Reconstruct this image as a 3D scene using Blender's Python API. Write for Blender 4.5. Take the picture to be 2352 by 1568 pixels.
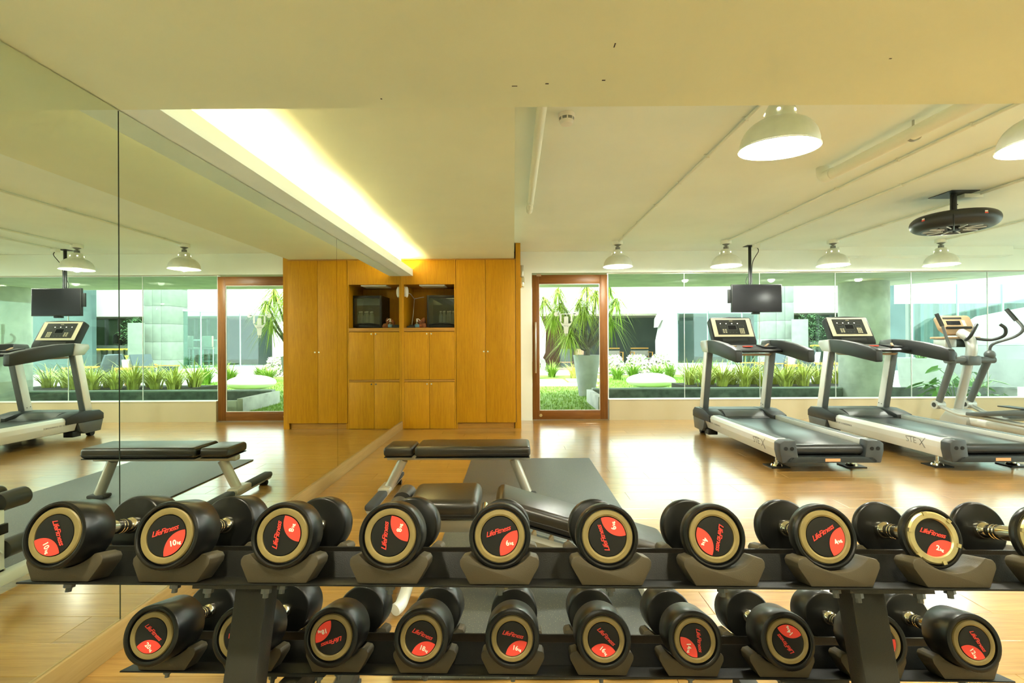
import bpy, bmesh, math, random
from mathutils import Vector, Matrix
random.seed(7)
sc = bpy.context.scene
for o in list(bpy.data.objects): bpy.data.objects.remove(o)
COL = sc.collection
PI = math.pi
R = math.radians

# ------------------------------------------------------------------ camera
cam = bpy.data.cameras.new('camera'); cam.lens = 36*1110/2352; cam.sensor_width = 36; cam.clip_start = 0.05
co = bpy.data.objects.new('camera', cam); COL.objects.link(co)
co.location = (0, 0, 1.2)
co.rotation_euler = (Matrix.Rotation(R(0.2), 4, 'Z') @ Matrix.Rotation(R(90.1), 4, 'X') @ Matrix.Rotation(R(-0.3), 4, 'Z')).to_euler()
sc.camera = co
# ------------------------------------------------------------------ world, sun, exposure
w = bpy.data.worlds.new('sky'); sc.world = w; w.use_nodes = True
bg = w.node_tree.nodes['Background']; bg.inputs[0].default_value = (0.86, 0.95, 1.0, 1); bg.inputs[1].default_value = 3.3
sl = bpy.data.lights.new('sun', 'SUN'); sl.energy = 6.0; sl.angle = R(1.5); sl.color = (1, 0.97, 0.9)
so = bpy.data.objects.new('sun', sl); COL.objects.link(so); so.location = (0, -5, 30)
so.rotation_euler = (R(20), R(-18), 0)
vs = sc.view_settings
sc.display_settings.display_device = 'sRGB'
vs.view_transform = 'Standard'; vs.look = 'None'; vs.gamma = 1.0; vs.use_curve_mapping = False
vs.exposure = 0.6

# ------------------------------------------------------------------ materials
MATS = {}
def mat(name, col, rough=0.5, metal=0.0, spec=0.5, emit=None, estr=0, coat=0, var=0, vscale=8, bump=0, bscale=200, tr=0, alpha=1):
    m = bpy.data.materials.new(name); m.use_nodes = True; MATS[name] = m
    nt = m.node_tree; b = nt.nodes['Principled BSDF']
    b.inputs['Base Color'].default_value = (*col, 1); b.inputs['Roughness'].default_value = rough
    b.inputs['Metallic'].default_value = metal; b.inputs['Specular IOR Level'].default_value = spec
    b.inputs['Coat Weight'].default_value = coat
    if emit: b.inputs['Emission Color'].default_value = (*emit, 1); b.inputs['Emission Strength'].default_value = estr
    if var or bump:
        tc = nt.nodes.new('ShaderNodeTexCoord')
    if var:
        n = nt.nodes.new('ShaderNodeTexNoise'); n.inputs['Scale'].default_value = vscale; n.inputs['Detail'].default_value = 5
        nt.links.new(tc.outputs['Object'], n.inputs['Vector'])
        r = nt.nodes.new('ShaderNodeValToRGB'); r.color_ramp.elements[0].position = .3; r.color_ramp.elements[1].position = .7
        r.color_ramp.elements[0].color = (*[max(0, c*(1-var)) for c in col], 1); r.color_ramp.elements[1].color = (*[min(1, c*(1+var)) for c in col], 1)
        nt.links.new(n.outputs['Fac'], r.inputs['Fac']); nt.links.new(r.outputs['Color'], b.inputs['Base Color'])
    if bump:
        n2 = nt.nodes.new('ShaderNodeTexNoise'); n2.inputs['Scale'].default_value = bscale; n2.inputs['Detail'].default_value = 3
        nt.links.new(tc.outputs['Object'], n2.inputs['Vector'])
        bp = nt.nodes.new('ShaderNodeBump'); bp.inputs['Strength'].default_value = bump; bp.inputs['Distance'].default_value = .002
        nt.links.new(n2.outputs['Fac'], bp.inputs['Height']); nt.links.new(bp.outputs['Normal'], b.inputs['Normal'])
    return m
def wood(name, c1, c2, rough, axis, scale=1.0, coat=0, rnd=0, stretch=18, coat_ior=1.6):
    m = bpy.data.materials.new(name); m.use_nodes = True; MATS[name] = m
    nt = m.node_tree; b = nt.nodes['Principled BSDF']; L = nt.links.new
    tc = nt.nodes.new('ShaderNodeTexCoord'); mp = nt.nodes.new('ShaderNodeMapping')
    s = [stretch*scale]*3; s[axis] = 1.0*scale
    mp.inputs['Scale'].default_value = s
    L(tc.outputs['Object'], mp.inputs['Vector'])
    src = mp.outputs['Vector']
    oi = nt.nodes.new('ShaderNodeObjectInfo')
    if rnd:
        vm = nt.nodes.new('ShaderNodeVectorMath'); vm.operation = 'ADD'
        ml = nt.nodes.new('ShaderNodeMath'); ml.operation = 'MULTIPLY'; ml.inputs[1].default_value = 57.0
        L(oi.outputs['Random'], ml.inputs[0]); L(ml.outputs[0], vm.inputs[1]); L(src, vm.inputs[0]); src = vm.outputs[0]
    n = nt.nodes.new('ShaderNodeTexNoise'); n.inputs['Scale'].default_value = 2.2; n.inputs['Detail'].default_value = 8; n.inputs['Roughness'].default_value = .62; n.inputs['Distortion'].default_value = .6
    L(src, n.inputs['Vector'])
    n2 = nt.nodes.new('ShaderNodeTexNoise'); n2.inputs['Scale'].default_value = 9; n2.inputs['Detail'].default_value = 4
    L(src, n2.inputs['Vector'])
    mx = nt.nodes.new('ShaderNodeMath'); mx.operation = 'ADD'; 
    m2 = nt.nodes.new('ShaderNodeMath'); m2.operation = 'MULTIPLY'; m2.inputs[1].default_value = .35
    L(n2.outputs['Fac'], m2.inputs[0]); L(n.outputs['Fac'], mx.inputs[0]); L(m2.outputs[0], mx.inputs[1])
    r = nt.nodes.new('ShaderNodeValToRGB'); r.color_ramp.elements[0].position = .45; r.color_ramp.elements[1].position = .9
    r.color_ramp.elements[0].color = (*c2, 1); r.color_ramp.elements[1].color = (*c1, 1)
    L(mx.outputs[0], r.inputs['Fac'])
    out = r.outputs['Color']
    if rnd:
        hs = nt.nodes.new('ShaderNodeHueSaturation'); mr = nt.nodes.new('ShaderNodeMapRange')
        mr.inputs['To Min'].default_value = 1-rnd; mr.inputs['To Max'].default_value = 1+rnd
        L(oi.outputs['Random'], mr.inputs['Value']); L(mr.outputs[0], hs.inputs['Value']); L(out, hs.inputs['Color']); out = hs.outputs['Color']
    L(out, b.inputs['Base Color']); b.inputs['Roughness'].default_value = rough; b.inputs['Specular IOR Level'].default_value = .5 if coat else .3; b.inputs['Coat Weight'].default_value = coat
    b.inputs['Coat Roughness'].default_value = .16; b.inputs['Coat IOR'].default_value = coat_ior
    bp = nt.nodes.new('ShaderNodeBump'); bp.inputs['Strength'].default_value = .08; bp.inputs['Distance'].default_value = .002
    L(mx.outputs[0], bp.inputs['Height']); L(bp.outputs['Normal'], b.inputs['Normal'])
    return m
def glass(name, tint, refl=0.06, rough=0.0):
    m = bpy.data.materials.new(name); m.use_nodes = True; MATS[name] = m
    nt = m.node_tree; nt.nodes.clear(); L = nt.links.new
    out = nt.nodes.new('ShaderNodeOutputMaterial'); mix = nt.nodes.new('ShaderNodeMixShader')
    t = nt.nodes.new('ShaderNodeBsdfTransparent'); t.inputs[0].default_value = (*tint, 1)
    g = nt.nodes.new('ShaderNodeBsdfGlossy'); g.inputs['Roughness'].default_value = rough
    lw = nt.nodes.new('ShaderNodeLayerWeight'); lw.inputs['Blend'].default_value = .25
    mp = nt.nodes.new('ShaderNodeMath'); mp.operation = 'MULTIPLY_ADD'; mp.inputs[1].default_value = .5; mp.inputs[2].default_value = refl
    L(lw.outputs['Fresnel'], mp.inputs[0]); mp.inputs[1].default_value = .6
    mp.use_clamp = True
    L(mp.outputs[0], mix.inputs[0]); L(t.outputs[0], mix.inputs[1]); L(g.outputs[0], mix.inputs[2]); L(mix.outputs[0], out.inputs[0])
    return m

mat('paint', (0.86, 0.94, 0.86), .75, var=.03, vscale=1.5, bump=.05, bscale=60)
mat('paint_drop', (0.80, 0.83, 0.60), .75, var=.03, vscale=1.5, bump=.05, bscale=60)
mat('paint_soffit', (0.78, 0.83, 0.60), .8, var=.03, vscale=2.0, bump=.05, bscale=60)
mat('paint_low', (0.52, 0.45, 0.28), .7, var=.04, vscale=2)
mat('mirror', (0.80, 0.87, 0.78), .0, 1.0)
mat('gap', (0.05, 0.05, 0.035), .8)
mat('white_trim', (0.88, 0.88, 0.84), .35)
wood('floorwood', (0.47, 0.265, 0.065), (0.29, 0.14, 0.024), .28, 0, 1.0, coat=1.0, rnd=.10, coat_ior=1.9)
wood('cabwood', (0.58, 0.285, 0.003), (0.44, 0.19, 0.001), .55, 2, 1.5, stretch=14)
wood('cabwood_in', (0.50, 0.25, 0.04), (0.36, 0.16, 0.02), .5, 0, 1.5, stretch=14)
wood('doorwood', (0.22, 0.088, 0.012), (0.13, 0.042, 0.004), .4, 2, 1.2)
wood('doorwood_h', (0.22, 0.088, 0.012), (0.13, 0.042, 0.004), .4, 0, 1.2)
wood('baseboard', (0.36, 0.24, 0.09), (0.28, 0.18, 0.055), .45, 1, 1.0)
wood('teak', (0.75, 0.40, 0.10), (0.60, 0.28, 0.06), .5, 0, 2.0)
glass('window_glass', (0.86, 0.95, 0.88), .0)
glass('door_glass', (0.95, 0.98, 0.96), .0)
glass('fridge_glass', (0.66, 0.68, 0.60), .07)
glass('far_glass', (0.72, 0.88, 0.84), .08)
glass('water', (0.74, 0.82, 0.78), .22)
mat('steel', (0.55, 0.54, 0.48), .28, 1.0)
mat('chrome', (0.78, 0.74, 0.64), .12, 1.0)
mat('silver_paint', (0.50, 0.51, 0.48), .36, .45)
mat('cap_grey', (0.040, 0.045, 0.047), .4)
mat('silver_light', (0.80, 0.81, 0.77), .35, .15)
mat('bench_silver', (0.50, 0.46, 0.38), .36, .55)
mat('frame_white', (0.74, 0.73, 0.66), .4)
mat('urethane', (0.006, 0.006, 0.0055), .30, spec=.32, var=.3, vscale=20)
mat('urethane_face', (0.012, 0.018, 0.014), .55, bump=.1, bscale=300)
mat('gold', (0.23, 0.175, 0.065), .42, .1, var=.12, vscale=25)
mat('brass_metal', (0.55, 0.46, 0.23), .35, .8, var=.15, vscale=40)
mat('label_black', (0.011, 0.011, 0.010), .5, spec=.25)
mat('label_red', (0.80, 0.055, 0.035), .5)
mat('print_white', (0.85, 0.82, 0.72), .6)
mat('print_red', (0.75, 0.05, 0.035), .5)
mat('print_grey', (0.22, 0.22, 0.21), .6)
mat('rack_black', (0.007, 0.0065, 0.005), .45, spec=.25, var=.25, vscale=60, bump=.25, bscale=500)
mat('rack_frame', (0.028, 0.027, 0.021), .5, spec=.25, bump=.35, bscale=500)
mat('saddle', (0.060, 0.048, 0.027), .5, spec=.35, bump=.2, bscale=500)
mat('leather', (0.018, 0.014, 0.009), .30, spec=.6, bump=.15, bscale=90)
mat('leather_stitch', (0.02, 0.018, 0.015), .6)
mat('foam', (0.025, 0.025, 0.023), .45)
mat('rubber_grip', (0.045, 0.047, 0.045), .9, bump=.6, bscale=400)
mat('black_plastic', (0.008, 0.009, 0.008), .45, spec=.35)
mat('dark_grey', (0.018, 0.021, 0.020), .42, spec=.4)
mat('mid_grey', (0.085, 0.095, 0.092), .4)
mat('belt', (0.018, 0.020, 0.020), .30)
mat('screen', (0.012, 0.012, 0.013), .12, spec=.12)
_m = mat('sticker_white', (0.9, 0.9, 0.86), .6); _m.node_tree.nodes['Principled BSDF'].inputs['Transmission Weight'].default_value = .6; _m.node_tree.nodes['Principled BSDF'].inputs['IOR'].default_value = 1.02; _m.node_tree.nodes['Principled BSDF'].inputs['Roughness'].default_value = 1.0
mat('cream', (0.72, 0.66, 0.46), .5)
mat('button', (0.60, 0.55, 0.36), .5)
mat('panel_dark', (0.016, 0.018, 0.016), .35)
mat('led', (1, .98, .85), .4, emit=(1, .95, .8), estr=2)
mat('bottle_plastic', (0.34, 0.39, 0.36), .12, spec=.8)
mat('fridge_fill', (1, 1, .95), .4, emit=(1, 1, .92), estr=30)
mat('orange_sticker', (0.70, 0.32, 0.14), .6)
mat('red_plastic', (0.8, 0.07, 0.03), .4)
mat('bronze_plastic', (0.42, 0.28, 0.16), .4, .2)
mat('lamp_shell', (0.70, 0.73, 0.62), .45, .15, var=.06, vscale=12)
mat('lamp_inner', (0.95, 0.93, 0.88), .6, emit=(1, .90, .72), estr=1.3)
mat('bulb', (1, 1, 1), .5, emit=(1, .9, .7), estr=8)
mat('vent_glow', (1, .95, .85), .5, emit=(1, .88, .65), estr=4)
mat('socket_grey', (0.20, 0.21, 0.19), .5)
mat('pipe_white', (0.84, 0.87, 0.76), .45)
mat('tube_light', (1, 1, 1), .5, emit=(1, .74, .38), estr=110)
mat('plastic_white', (0.85, 0.84, 0.78), .4)
mat('cloth_brown', (0.24, 0.085, 0.03), .9, bump=.4, bscale=150)
mat('label_blue', (0.12, 0.25, 0.32), .5)
# rubber mat with coloured flecks
m = mat('rubber_mat', (0.05, 0.052, 0.052), .42, bump=.5, bscale=250)
nt = m.node_tree; b = nt.nodes['Principled BSDF']
tc = nt.nodes.new('ShaderNodeTexCoord'); vo = nt.nodes.new('ShaderNodeTexVoronoi'); vo.inputs['Scale'].default_value = 110
nt.links.new(tc.outputs['Object'], vo.inputs['Vector'])
rp = nt.nodes.new('ShaderNodeValToRGB'); rp.color_ramp.elements[0].position = .10; rp.color_ramp.elements[1].position = .20
rp.color_ramp.elements[0].color = (.30, .27, .16, 1); rp.color_ramp.elements[1].color = (.075, .082, .078, 1)
nt.links.new(vo.outputs['Distance'], rp.inputs['Fac']); nt.links.new(rp.outputs['Color'], b.inputs['Base Color'])
# outside
mat('ext_white', (0.88, 0.89, 0.87), .7, var=.03, vscale=1)
mat('ext_paving', (0.50, 0.49, 0.46), .7, var=.06, vscale=2)
mat('ext_canopy', (0.62, 0.66, 0.54), .8, var=.12, vscale=3)
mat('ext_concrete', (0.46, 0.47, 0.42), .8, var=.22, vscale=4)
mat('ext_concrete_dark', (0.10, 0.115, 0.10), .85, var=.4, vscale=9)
mat('ext_stone', (0.27, 0.31, 0.28), .7, var=.08, vscale=6)
mat('ext_pot', (0.36, 0.38, 0.36), .75, var=.15, vscale=4)
mat('ext_grey', (0.15, 0.17, 0.165), .8, var=.15, vscale=2)
mat('ext_egg', (0.90, 0.90, 0.88), .6)
mat('grass', (0.15, 0.27, 0.03), .8, var=.35, vscale=14)
mat('blade', (0.20, 0.34, 0.03), .6, var=.3, vscale=30)
mat('leaf_green', (0.10, 0.22, 0.03), .45, var=.3, vscale=6)
mat('leaf_pale', (0.60, 0.62, 0.14), .5, var=.25, vscale=10)
mat('leaf_dark', (0.06, 0.16, 0.05), .5, var=.3, vscale=6)
mat('leaf_taro', (0.12, 0.34, 0.03), .4, var=.25, vscale=8)
mat('leaf_tree', (0.36, 0.50, 0.05), .5, var=.3, vscale=10)
mat('petal', (0.95, 0.86, 0.80), .7)
mat('bark', (0.13, 0.12, 0.10), .85, var=.3, vscale=20)
mat('soil', (0.05, 0.04, 0.03), .95)
mat('lobby_wall', (0.10, 0.13, 0.115), .7, var=.15, vscale=1)
mat('lobby_warm', (0.16, 0.08, 0.03), .6, var=.3, vscale=2)
mat('lobby_ceiling', (0.75, 0.70, 0.58), .7)
mat('lobby_green', (0.16, 0.26, 0.13), .7, var=.1, vscale=3)
mat('glow_yellow', (1, .8, .1), .5, emit=(1, .72, .05), estr=3)
mat('cyan_wall', (0.10, 0.165, 0.17), .6, var=.2, vscale=1)
mat('slat', (0.30, 0.34, 0.32), .5)
mat('slat_dark', (0.12, 0.15, 0.14), .5)
mat('chair_mesh', (0.10, 0.13, 0.16), .7)
mat('stool_cloth', (0.42, 0.38, 0.33), .8)
mat('deckwood', (0.20, 0.16, 0.14), .7)
mat('pale_frame', (0.40, 0.48, 0.47), .4)

# ------------------------------------------------------------------ mesh helpers
class MB:
    def __init__(s): s.bm = bmesh.new()
    def _add(s, bm2, M=None):
        if M is not None: bm2.transform(M)
        me = bpy.data.meshes.new('t'); bm2.to_mesh(me); bm2.free(); s.bm.from_mesh(me); bpy.data.meshes.remove(me); return s
    def box(s, x0, x1, y0, y1, z0, z1, bev=0, seg=2, M=None):
        b = bmesh.new(); bmesh.ops.create_cube(b, size=1)
        for v in b.verts: v.co = Vector(((x0+x1)/2+v.co.x*(x1-x0), (y0+y1)/2+v.co.y*(y1-y0), (z0+z1)/2+v.co.z*(z1-z0)))
        if bev: bmesh.ops.bevel(b, geom=b.edges[:], offset=bev, segments=seg, profile=.5, affect='EDGES', clamp_overlap=True)
        return s._add(b, M)
    def cyl(s, p0, p1, r, r1=None, seg=16, M=None):
        p0 = Vector(p0); p1 = Vector(p1); d = p1-p0
        b = bmesh.new(); bmesh.ops.create_cone(b, cap_ends=True, segments=seg, radius1=r, radius2=r if r1 is None else r1, depth=d.length)
        b.transform(Matrix.Translation((p0+p1)/2) @ d.to_track_quat('Z', 'Y').to_matrix().to_4x4())
        return s._add(b, M)
    def lathe(s, prof, seg=32, M=None, closed=False):      # prof: (r, z) list, around local Z
        b = bmesh.new(); rings = []
        for r, z in prof:
            if r < 1e-6: rings.append([b.verts.new((0, 0, z))])
            else: rings.append([b.verts.new((r*math.cos(2*PI*i/seg), r*math.sin(2*PI*i/seg), z)) for i in range(seg)])
        prs = list(zip(rings, rings[1:])) + ([(rings[-1], rings[0])] if closed else [])
        for a, c in prs:
            for i in range(seg):
                j = (i+1) % seg
                if len(a) == 1 and len(c) == 1: continue
                if len(a) == 1: b.faces.new((a[0], c[j], c[i]))
                elif len(c) == 1: b.faces.new((a[i], a[j], c[0]))
                else: b.faces.new((a[i], a[j], c[j], c[i]))
        bmesh.ops.recalc_face_normals(b, faces=b.faces[:])
        return s._add(b, M)
    def prism(s, poly, t0, t1, plane='xz', bev=0, M=None):   # extrude 2-D polygon along the third axis
        b = bmesh.new()
        f = {'xz': lambda u, v, t: (u, t, v), 'xy': lambda u, v, t: (u, v, t), 'yz': lambda u, v, t: (t, u, v)}[plane]
        A = [b.verts.new(f(u, v, t0)) for u, v in poly]; B = [b.verts.new(f(u, v, t1)) for u, v in poly]
        n = len(poly); b.faces.new(A); b.faces.new(B[::-1])
        for i in range(n): b.faces.new((A[i], B[i], B[(i+1) % n], A[(i+1) % n]))
        bmesh.ops.recalc_face_normals(b, faces=b.faces[:])
        if bev: bmesh.ops.bevel(b, geom=b.edges[:], offset=bev, segments=2, profile=.5, affect='EDGES', clamp_overlap=True)
        return s._add(b, M)
    def tube(s, pts, r, seg=10, M=None, sub=6, smooth=True):
        P = [Vector(p) for p in pts]
        if smooth and len(P) > 2:
            Q = []
            for i in range(len(P)-1):
                p0 = P[max(0, i-1)]; p1 = P[i]; p2 = P[i+1]; p3 = P[min(len(P)-1, i+2)]
                for k in range(sub):
                    t = k/sub
                    Q.append(.5*((2*p1)+(p2-p0)*t+(2*p0-5*p1+4*p2-p3)*t*t+(3*p1-p0-3*p2+p3)*t**3))
            Q.append(P[-1]); P = Q
        b = bmesh.new(); rings = []; n = len(P); up = None
        for i, p in enumerate(P):
            d = (P[min(n-1, i+1)]-P[max(0, i-1)]).normalized()
            if up is None: up = d.orthogonal().normalized()
            up = (up-d*up.dot(d)).normalized(); sd = d.cross(up)
            rr = r if not isinstance(r, (list, tuple)) else r[0]+(r[1]-r[0])*i/(n-1)
            rings.append([b.verts.new(p+rr*(math.cos(2*PI*k/seg)*up+math.sin(2*PI*k/seg)*sd)) for k in range(seg)])
        for a, c in zip(rings, rings[1:]):
            for k in range(seg): b.faces.new((a[k], a[(k+1) % seg], c[(k+1) % seg], c[k]))
        b.faces.new(rings[0][::-1]); b.faces.new(rings[-1])
        bmesh.ops.recalc_face_normals(b, faces=b.faces[:])
        return s._add(b, M)
    def sphere(s, c, r, sc_=(1, 1, 1), seg=20, M=None):
        b = bmesh.new(); bmesh.ops.create_uvsphere(b, u_segments=seg, v_segments=seg//2, radius=r)
        b.transform(Matrix.Translation(c) @ Matrix.Diagonal((*sc_, 1))); return s._add(b, M)
    def faces(s, verts, fcs):
        vs_ = [s.bm.verts.new(v) for v in verts]
        for f in fcs: s.bm.faces.new([vs_[i] for i in f])
        return s
    def mesh(s, name, ang=35):
        me = bpy.data.meshes.new(name); s.bm.to_mesh(me); s.bm.free()
        if ang:
            me.polygons.foreach_set('use_smooth', [True]*len(me.polygons)); me.set_sharp_from_angle(angle=R(ang))
        return me
    def build(s, name, material, parent=None, loc=None, rot=None, ang=35):
        return link(name, s.mesh(name, ang), material, parent, loc, rot)
def link(name, me, material, parent=None, loc=None, rot=None):
    if material and not me.materials: me.materials.append(MATS[material])
    o = bpy.data.objects.new(name, me); COL.objects.link(o)
    if parent: o.parent = parent
    if loc is not None: o.location = loc
    if rot is not None: o.rotation_euler = rot
    return o
def empty(name, loc=(0, 0, 0), rot=(0, 0, 0), parent=None):
    o = bpy.data.objects.new(name, None); o.empty_display_size = .1; COL.objects.link(o); o.location = loc; o.rotation_euler = rot
    if parent: o.parent = parent
    return o
def tag(o, label=None, cat=None, group=None, kind=None):
    if label: o['label'] = label
    if cat: o['category'] = cat
    if group: o['group'] = group
    if kind: o['kind'] = kind
    return o
def thing(name, label, cat, loc=(0, 0, 0), rot=(0, 0, 0), group=None):
    return tag(empty(name, loc, rot), label, cat, group)
def copy_tree(o, parent=None):
    c = o.copy(); COL.objects.link(c)
    if parent: c.parent = parent
    for ch in list(o.children): copy_tree(ch, c)
    return c
def text_mesh(body, size, shear=0, ext=0.0004, bold=0, space=1.0, align='CENTER', res=3):
    cu = bpy.data.curves.new('t', 'FONT'); cu.body = body; cu.size = size; cu.shear = shear; cu.extrude = ext; cu.offset = bold
    cu.space_character = space; cu.align_x = align; cu.align_y = 'CENTER'; cu.resolution_u = res
    ob = bpy.data.objects.new('t', cu); COL.objects.link(ob)
    me = bpy.data.meshes.new_from_object(ob.evaluated_get(bpy.context.evaluated_depsgraph_get()))
    bpy.data.objects.remove(ob); bpy.data.curves.remove(cu); return me

# ------------------------------------------------------------------ room shell
XM = -1.562            # mirror face
YF = 7.42              # inner face of the far wall
ZC = 2.59              # main ceiling
def struct(o): o['kind'] = 'structure'; return o
fl = struct(MB().box(-1.8, 9.2, -3.2, 7.62, -.15, -.006).build('floor', 'floorwood'))
# planks: 0.19 m wide boards running along X, each row stepped by 0.30 m
PW, PL = .1925, 1.22
pm = MB().box(0, PL-.0012, 0, PW-.0012, -.006, 0, bev=.0009, seg=1).mesh('plank', 0)
row = 0; y = 1.36; cut_cache = {}
while y < YF-.01:
    x = -1.56 - ((row*.305) % PL)
    wy = min(PW, YF-y)
    xmax = min(8.9, max(2.5, y*1.13+.4))
    while x < xmax:
        a = max(x, -1.56); e = min(x+PL, 8.98)
        if e-a > .02:
            key = (round(e-a, 3), round(wy, 3))
            if key == (round(PL, 3), round(PW, 3)): me = pm
            else:
                if key not in cut_cache: cut_cache[key] = MB().box(0, e-a-.0012, 0, wy-.0012, -.006, 0, bev=.0009, seg=1).mesh('plank', 0)
                me = cut_cache[key]
            link('plank', me, 'floorwood', fl, (a, y, 0))
        x += PL
    y += PW; row += 1
# rest of the floor behind the rack and at the far right
rest = MB()
y = 1.36-PW
while y > -3.0:
    x = -1.56 + random.uniform(-1, 0)
    while x < 8.98:
        a = max(x, -1.56); e = min(x+PL, 8.98)
        if e-a > .02: rest.box(a, e-.0012, y, y+PW-.0012, -.006, 0)
        x += PL
    y -= PW
row = 0; y = 1.36
while y < YF-.01:
    x = -1.56 - ((row*.305) % PL); wy = min(PW, YF-y); xmax = min(8.9, max(2.5, y*1.13+.4))
    while x < 8.98:
        if x >= xmax:
            e = min(x+PL, 8.98)
            if e-x > .02: rest.box(x, e-.0012, y, y+wy-.0012, -.006, 0)
        x += PL
    y += PW; row += 1
o = rest.build('planking', 'floorwood', fl, ang=0); o['kind'] = 'stuff'

struct(MB().box(-1.8, -1.572, -3.2, 7.62, -.15, 2.8).build('wall_left', 'gap'))
struct(MB().box(-1.572, 9.2, -3.2, -3.0, 0, 2.8).build('wall_back', 'paint'))
struct(MB().box(8.98, 9.2, -3.0, 7.62, 0, .31).box(8.98, 9.2, -3.0, 7.62, 2.256, 2.8).box(8.98, 9.2, -3.0, .3, .31, 2.256).box(8.98, 9.2, 7.2, 7.62, .31, 2.256).build('wall_right', 'paint'))
w4 = struct(empty('added_window', (9.09, .3, .31)))  # unseen window added in the right wall to bring in daylight
for k in range(6):
    MB().box(-.006, .006, k*1.15+.003, (k+1)*1.15-.003, .012, 1.94).build('glass_pane', 'window_glass', w4)
MB().box(-.11, .06, 0, 6.9, 0, .012).build('window_sill', 'white_trim', w4)
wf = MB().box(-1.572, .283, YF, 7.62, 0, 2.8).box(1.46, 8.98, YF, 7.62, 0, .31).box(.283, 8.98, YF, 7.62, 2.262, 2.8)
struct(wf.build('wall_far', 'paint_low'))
struct(MB().box(.1, .283, YF-.004, YF, 0, 2.589).box(.283, 8.97, YF-.004, YF, 2.262, 2.589).build('wall_lintel', 'paint'))
struct(MB().box(-1.572, -1.55, -3.0, 6.728, 0, .11, bev=.002).build('baseboard_left', 'baseboard'))
# strip of the wall above the mirror, inside the light cove
struct(MB().box(-1.572, -1.56, 1.912, 6.728, 2.15, 2.37).build('trim_1', 'paint'))
ce = struct(MB().box(.013, 9.2, 1.912, 7.62, ZC, 2.8).build('ceiling', 'paint'))
MB().box(-1.572, .013, 1.912, 7.42, 2.37, 2.8).build('dropped_panel', 'paint_drop', ce)
MB().box(-1.572, 9.0, -3.0, 1.912, 2.131, 2.8).build('front_soffit', 'paint_soffit', ce)
MB().box(-1.572, -1.40, 1.912, 6.728, 2.131, 2.146).box(-1.415, -1.40, 1.912, 6.728, 2.146, 2.222).build('cove_trough', 'paint', ce)
MB().box(4.84, 7.42, 7.19, YF, 2.457, ZC).build('bulkhead', 'paint', ce)
# roof slab so that no sun reaches the room
struct(MB().box(-2.2, 9.6, -3.6, 7.7, 2.8, 3.1).build('roof', 'ext_white'))

# mirror panels
for k, (a, b_, lab) in enumerate([(-2.98, -.455, 'tall frameless wall mirror panel beyond the rack, farthest from the cabinets'),
                                  (-.45, 1.905, 'tall frameless wall mirror panel nearest the end of the dumbbell rack'),
                                  (1.911, 4.268, 'tall frameless wall mirror panel beside the flat bench, middle of three'),
                                  (4.272, 6.7295, 'tall frameless wall mirror panel meeting the wooden cabinets')]):
    tag(MB().box(-1.572, XM, a, b_, .111, 2.128).build('mirror_panel', 'mirror'), lab, 'mirror', 'mirror panels on the left wall')
# small scuffs on the soffit underside
for x, y, a, b_ in ((.322, 1.517, .002, .011), (.325, 1.72, .006, .003), (.008, 1.755, .010, .002), (.125, 1.74, .006, .003), (-.50, 1.84, .003, .004), (1.25, 1.60, .004, .002)):
    MB().box(x-a, x+a, y-b_, y+b_, 2.1302, 2.1309).build('scuff_mark', 'gap', ce)
# unseen downlights added in the soffit to brighten the rack and near floor
for i, (x, y) in enumerate([(-.75, .7), (.75, .7), (2.3, .7), (3.9, .7), (5.6, .7), (.0, -1.3), (2.6, -1.3), (5.2, -1.3)]):
    t = thing('added_downlight', 'added round downlight, out of view in the low soffit', 'light', (x, y, 2.131), group='added soffit downlights')
    MB().lathe([(.050, -.001), (.065, -.001), (.066, -.006), (.050, -.008)], 28, closed=True).build('rim', 'white_trim', t)
    MB().cyl((0, 0, -.004), (0, 0, -.001), .050, seg=28).build('lens', 'vent_glow', t)
    l = bpy.data.lights.new('downlight', 'SPOT'); l.energy = 80; l.color = (1, .96, .70); l.shadow_soft_size = .045; l.spot_size = R(150); l.spot_blend = .5
    lo = bpy.data.objects.new('downlight', l); COL.objects.link(lo); lo.parent = t; lo.location = (0, 0, -.012)
# lights lying in the cove
for k in range(4):
    y0 = 2.05+k*1.19
    t = thing('cove_light', 'warm linear tube light hidden in the ceiling cove above the mirror', 'light', (-1.49, y0, 2.146), group='cove lights')
    MB().box(-.02, .02, 0, 1.0, 0, .012).build('holder', 'white_trim', t)
    MB().cyl((0, .03, .026), (0, .97, .026), .012).build('tube', 'tube_light', t)

# ------------------------------------------------------------------ window wall
wn = struct(empty('window_1', (1.4536, 7.5, .31)))
jx = [1.4536, 2.645, 3.81, 4.98, 6.15, 7.33, 8.5, 8.98]
for a, b_ in zip(jx, jx[1:]):
    MB().box(a+.003-1.4536, b_-.003-1.4536, -.006, .006, .012, 1.94).build('glass_pane', 'window_glass', wn)
for a in jx[1:-1]:
    MB().box(a-.003-1.4536, a+.003-1.4536, -.007, .007, .012, 1.94).build('glazing_joint', 'white_trim', wn)
MB().box(0, 7.52, -.085, .06, 0, .012).build('window_sill', 'white_trim', wn)
MB().box(0, 7.52, -.02, .02, 1.94, 1.952).build('head_channel', 'steel', wn)
MB().box(-.004, .012, -.03, .03, .0, 1.95).build('jamb_strip', 'white_trim', wn)

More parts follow.
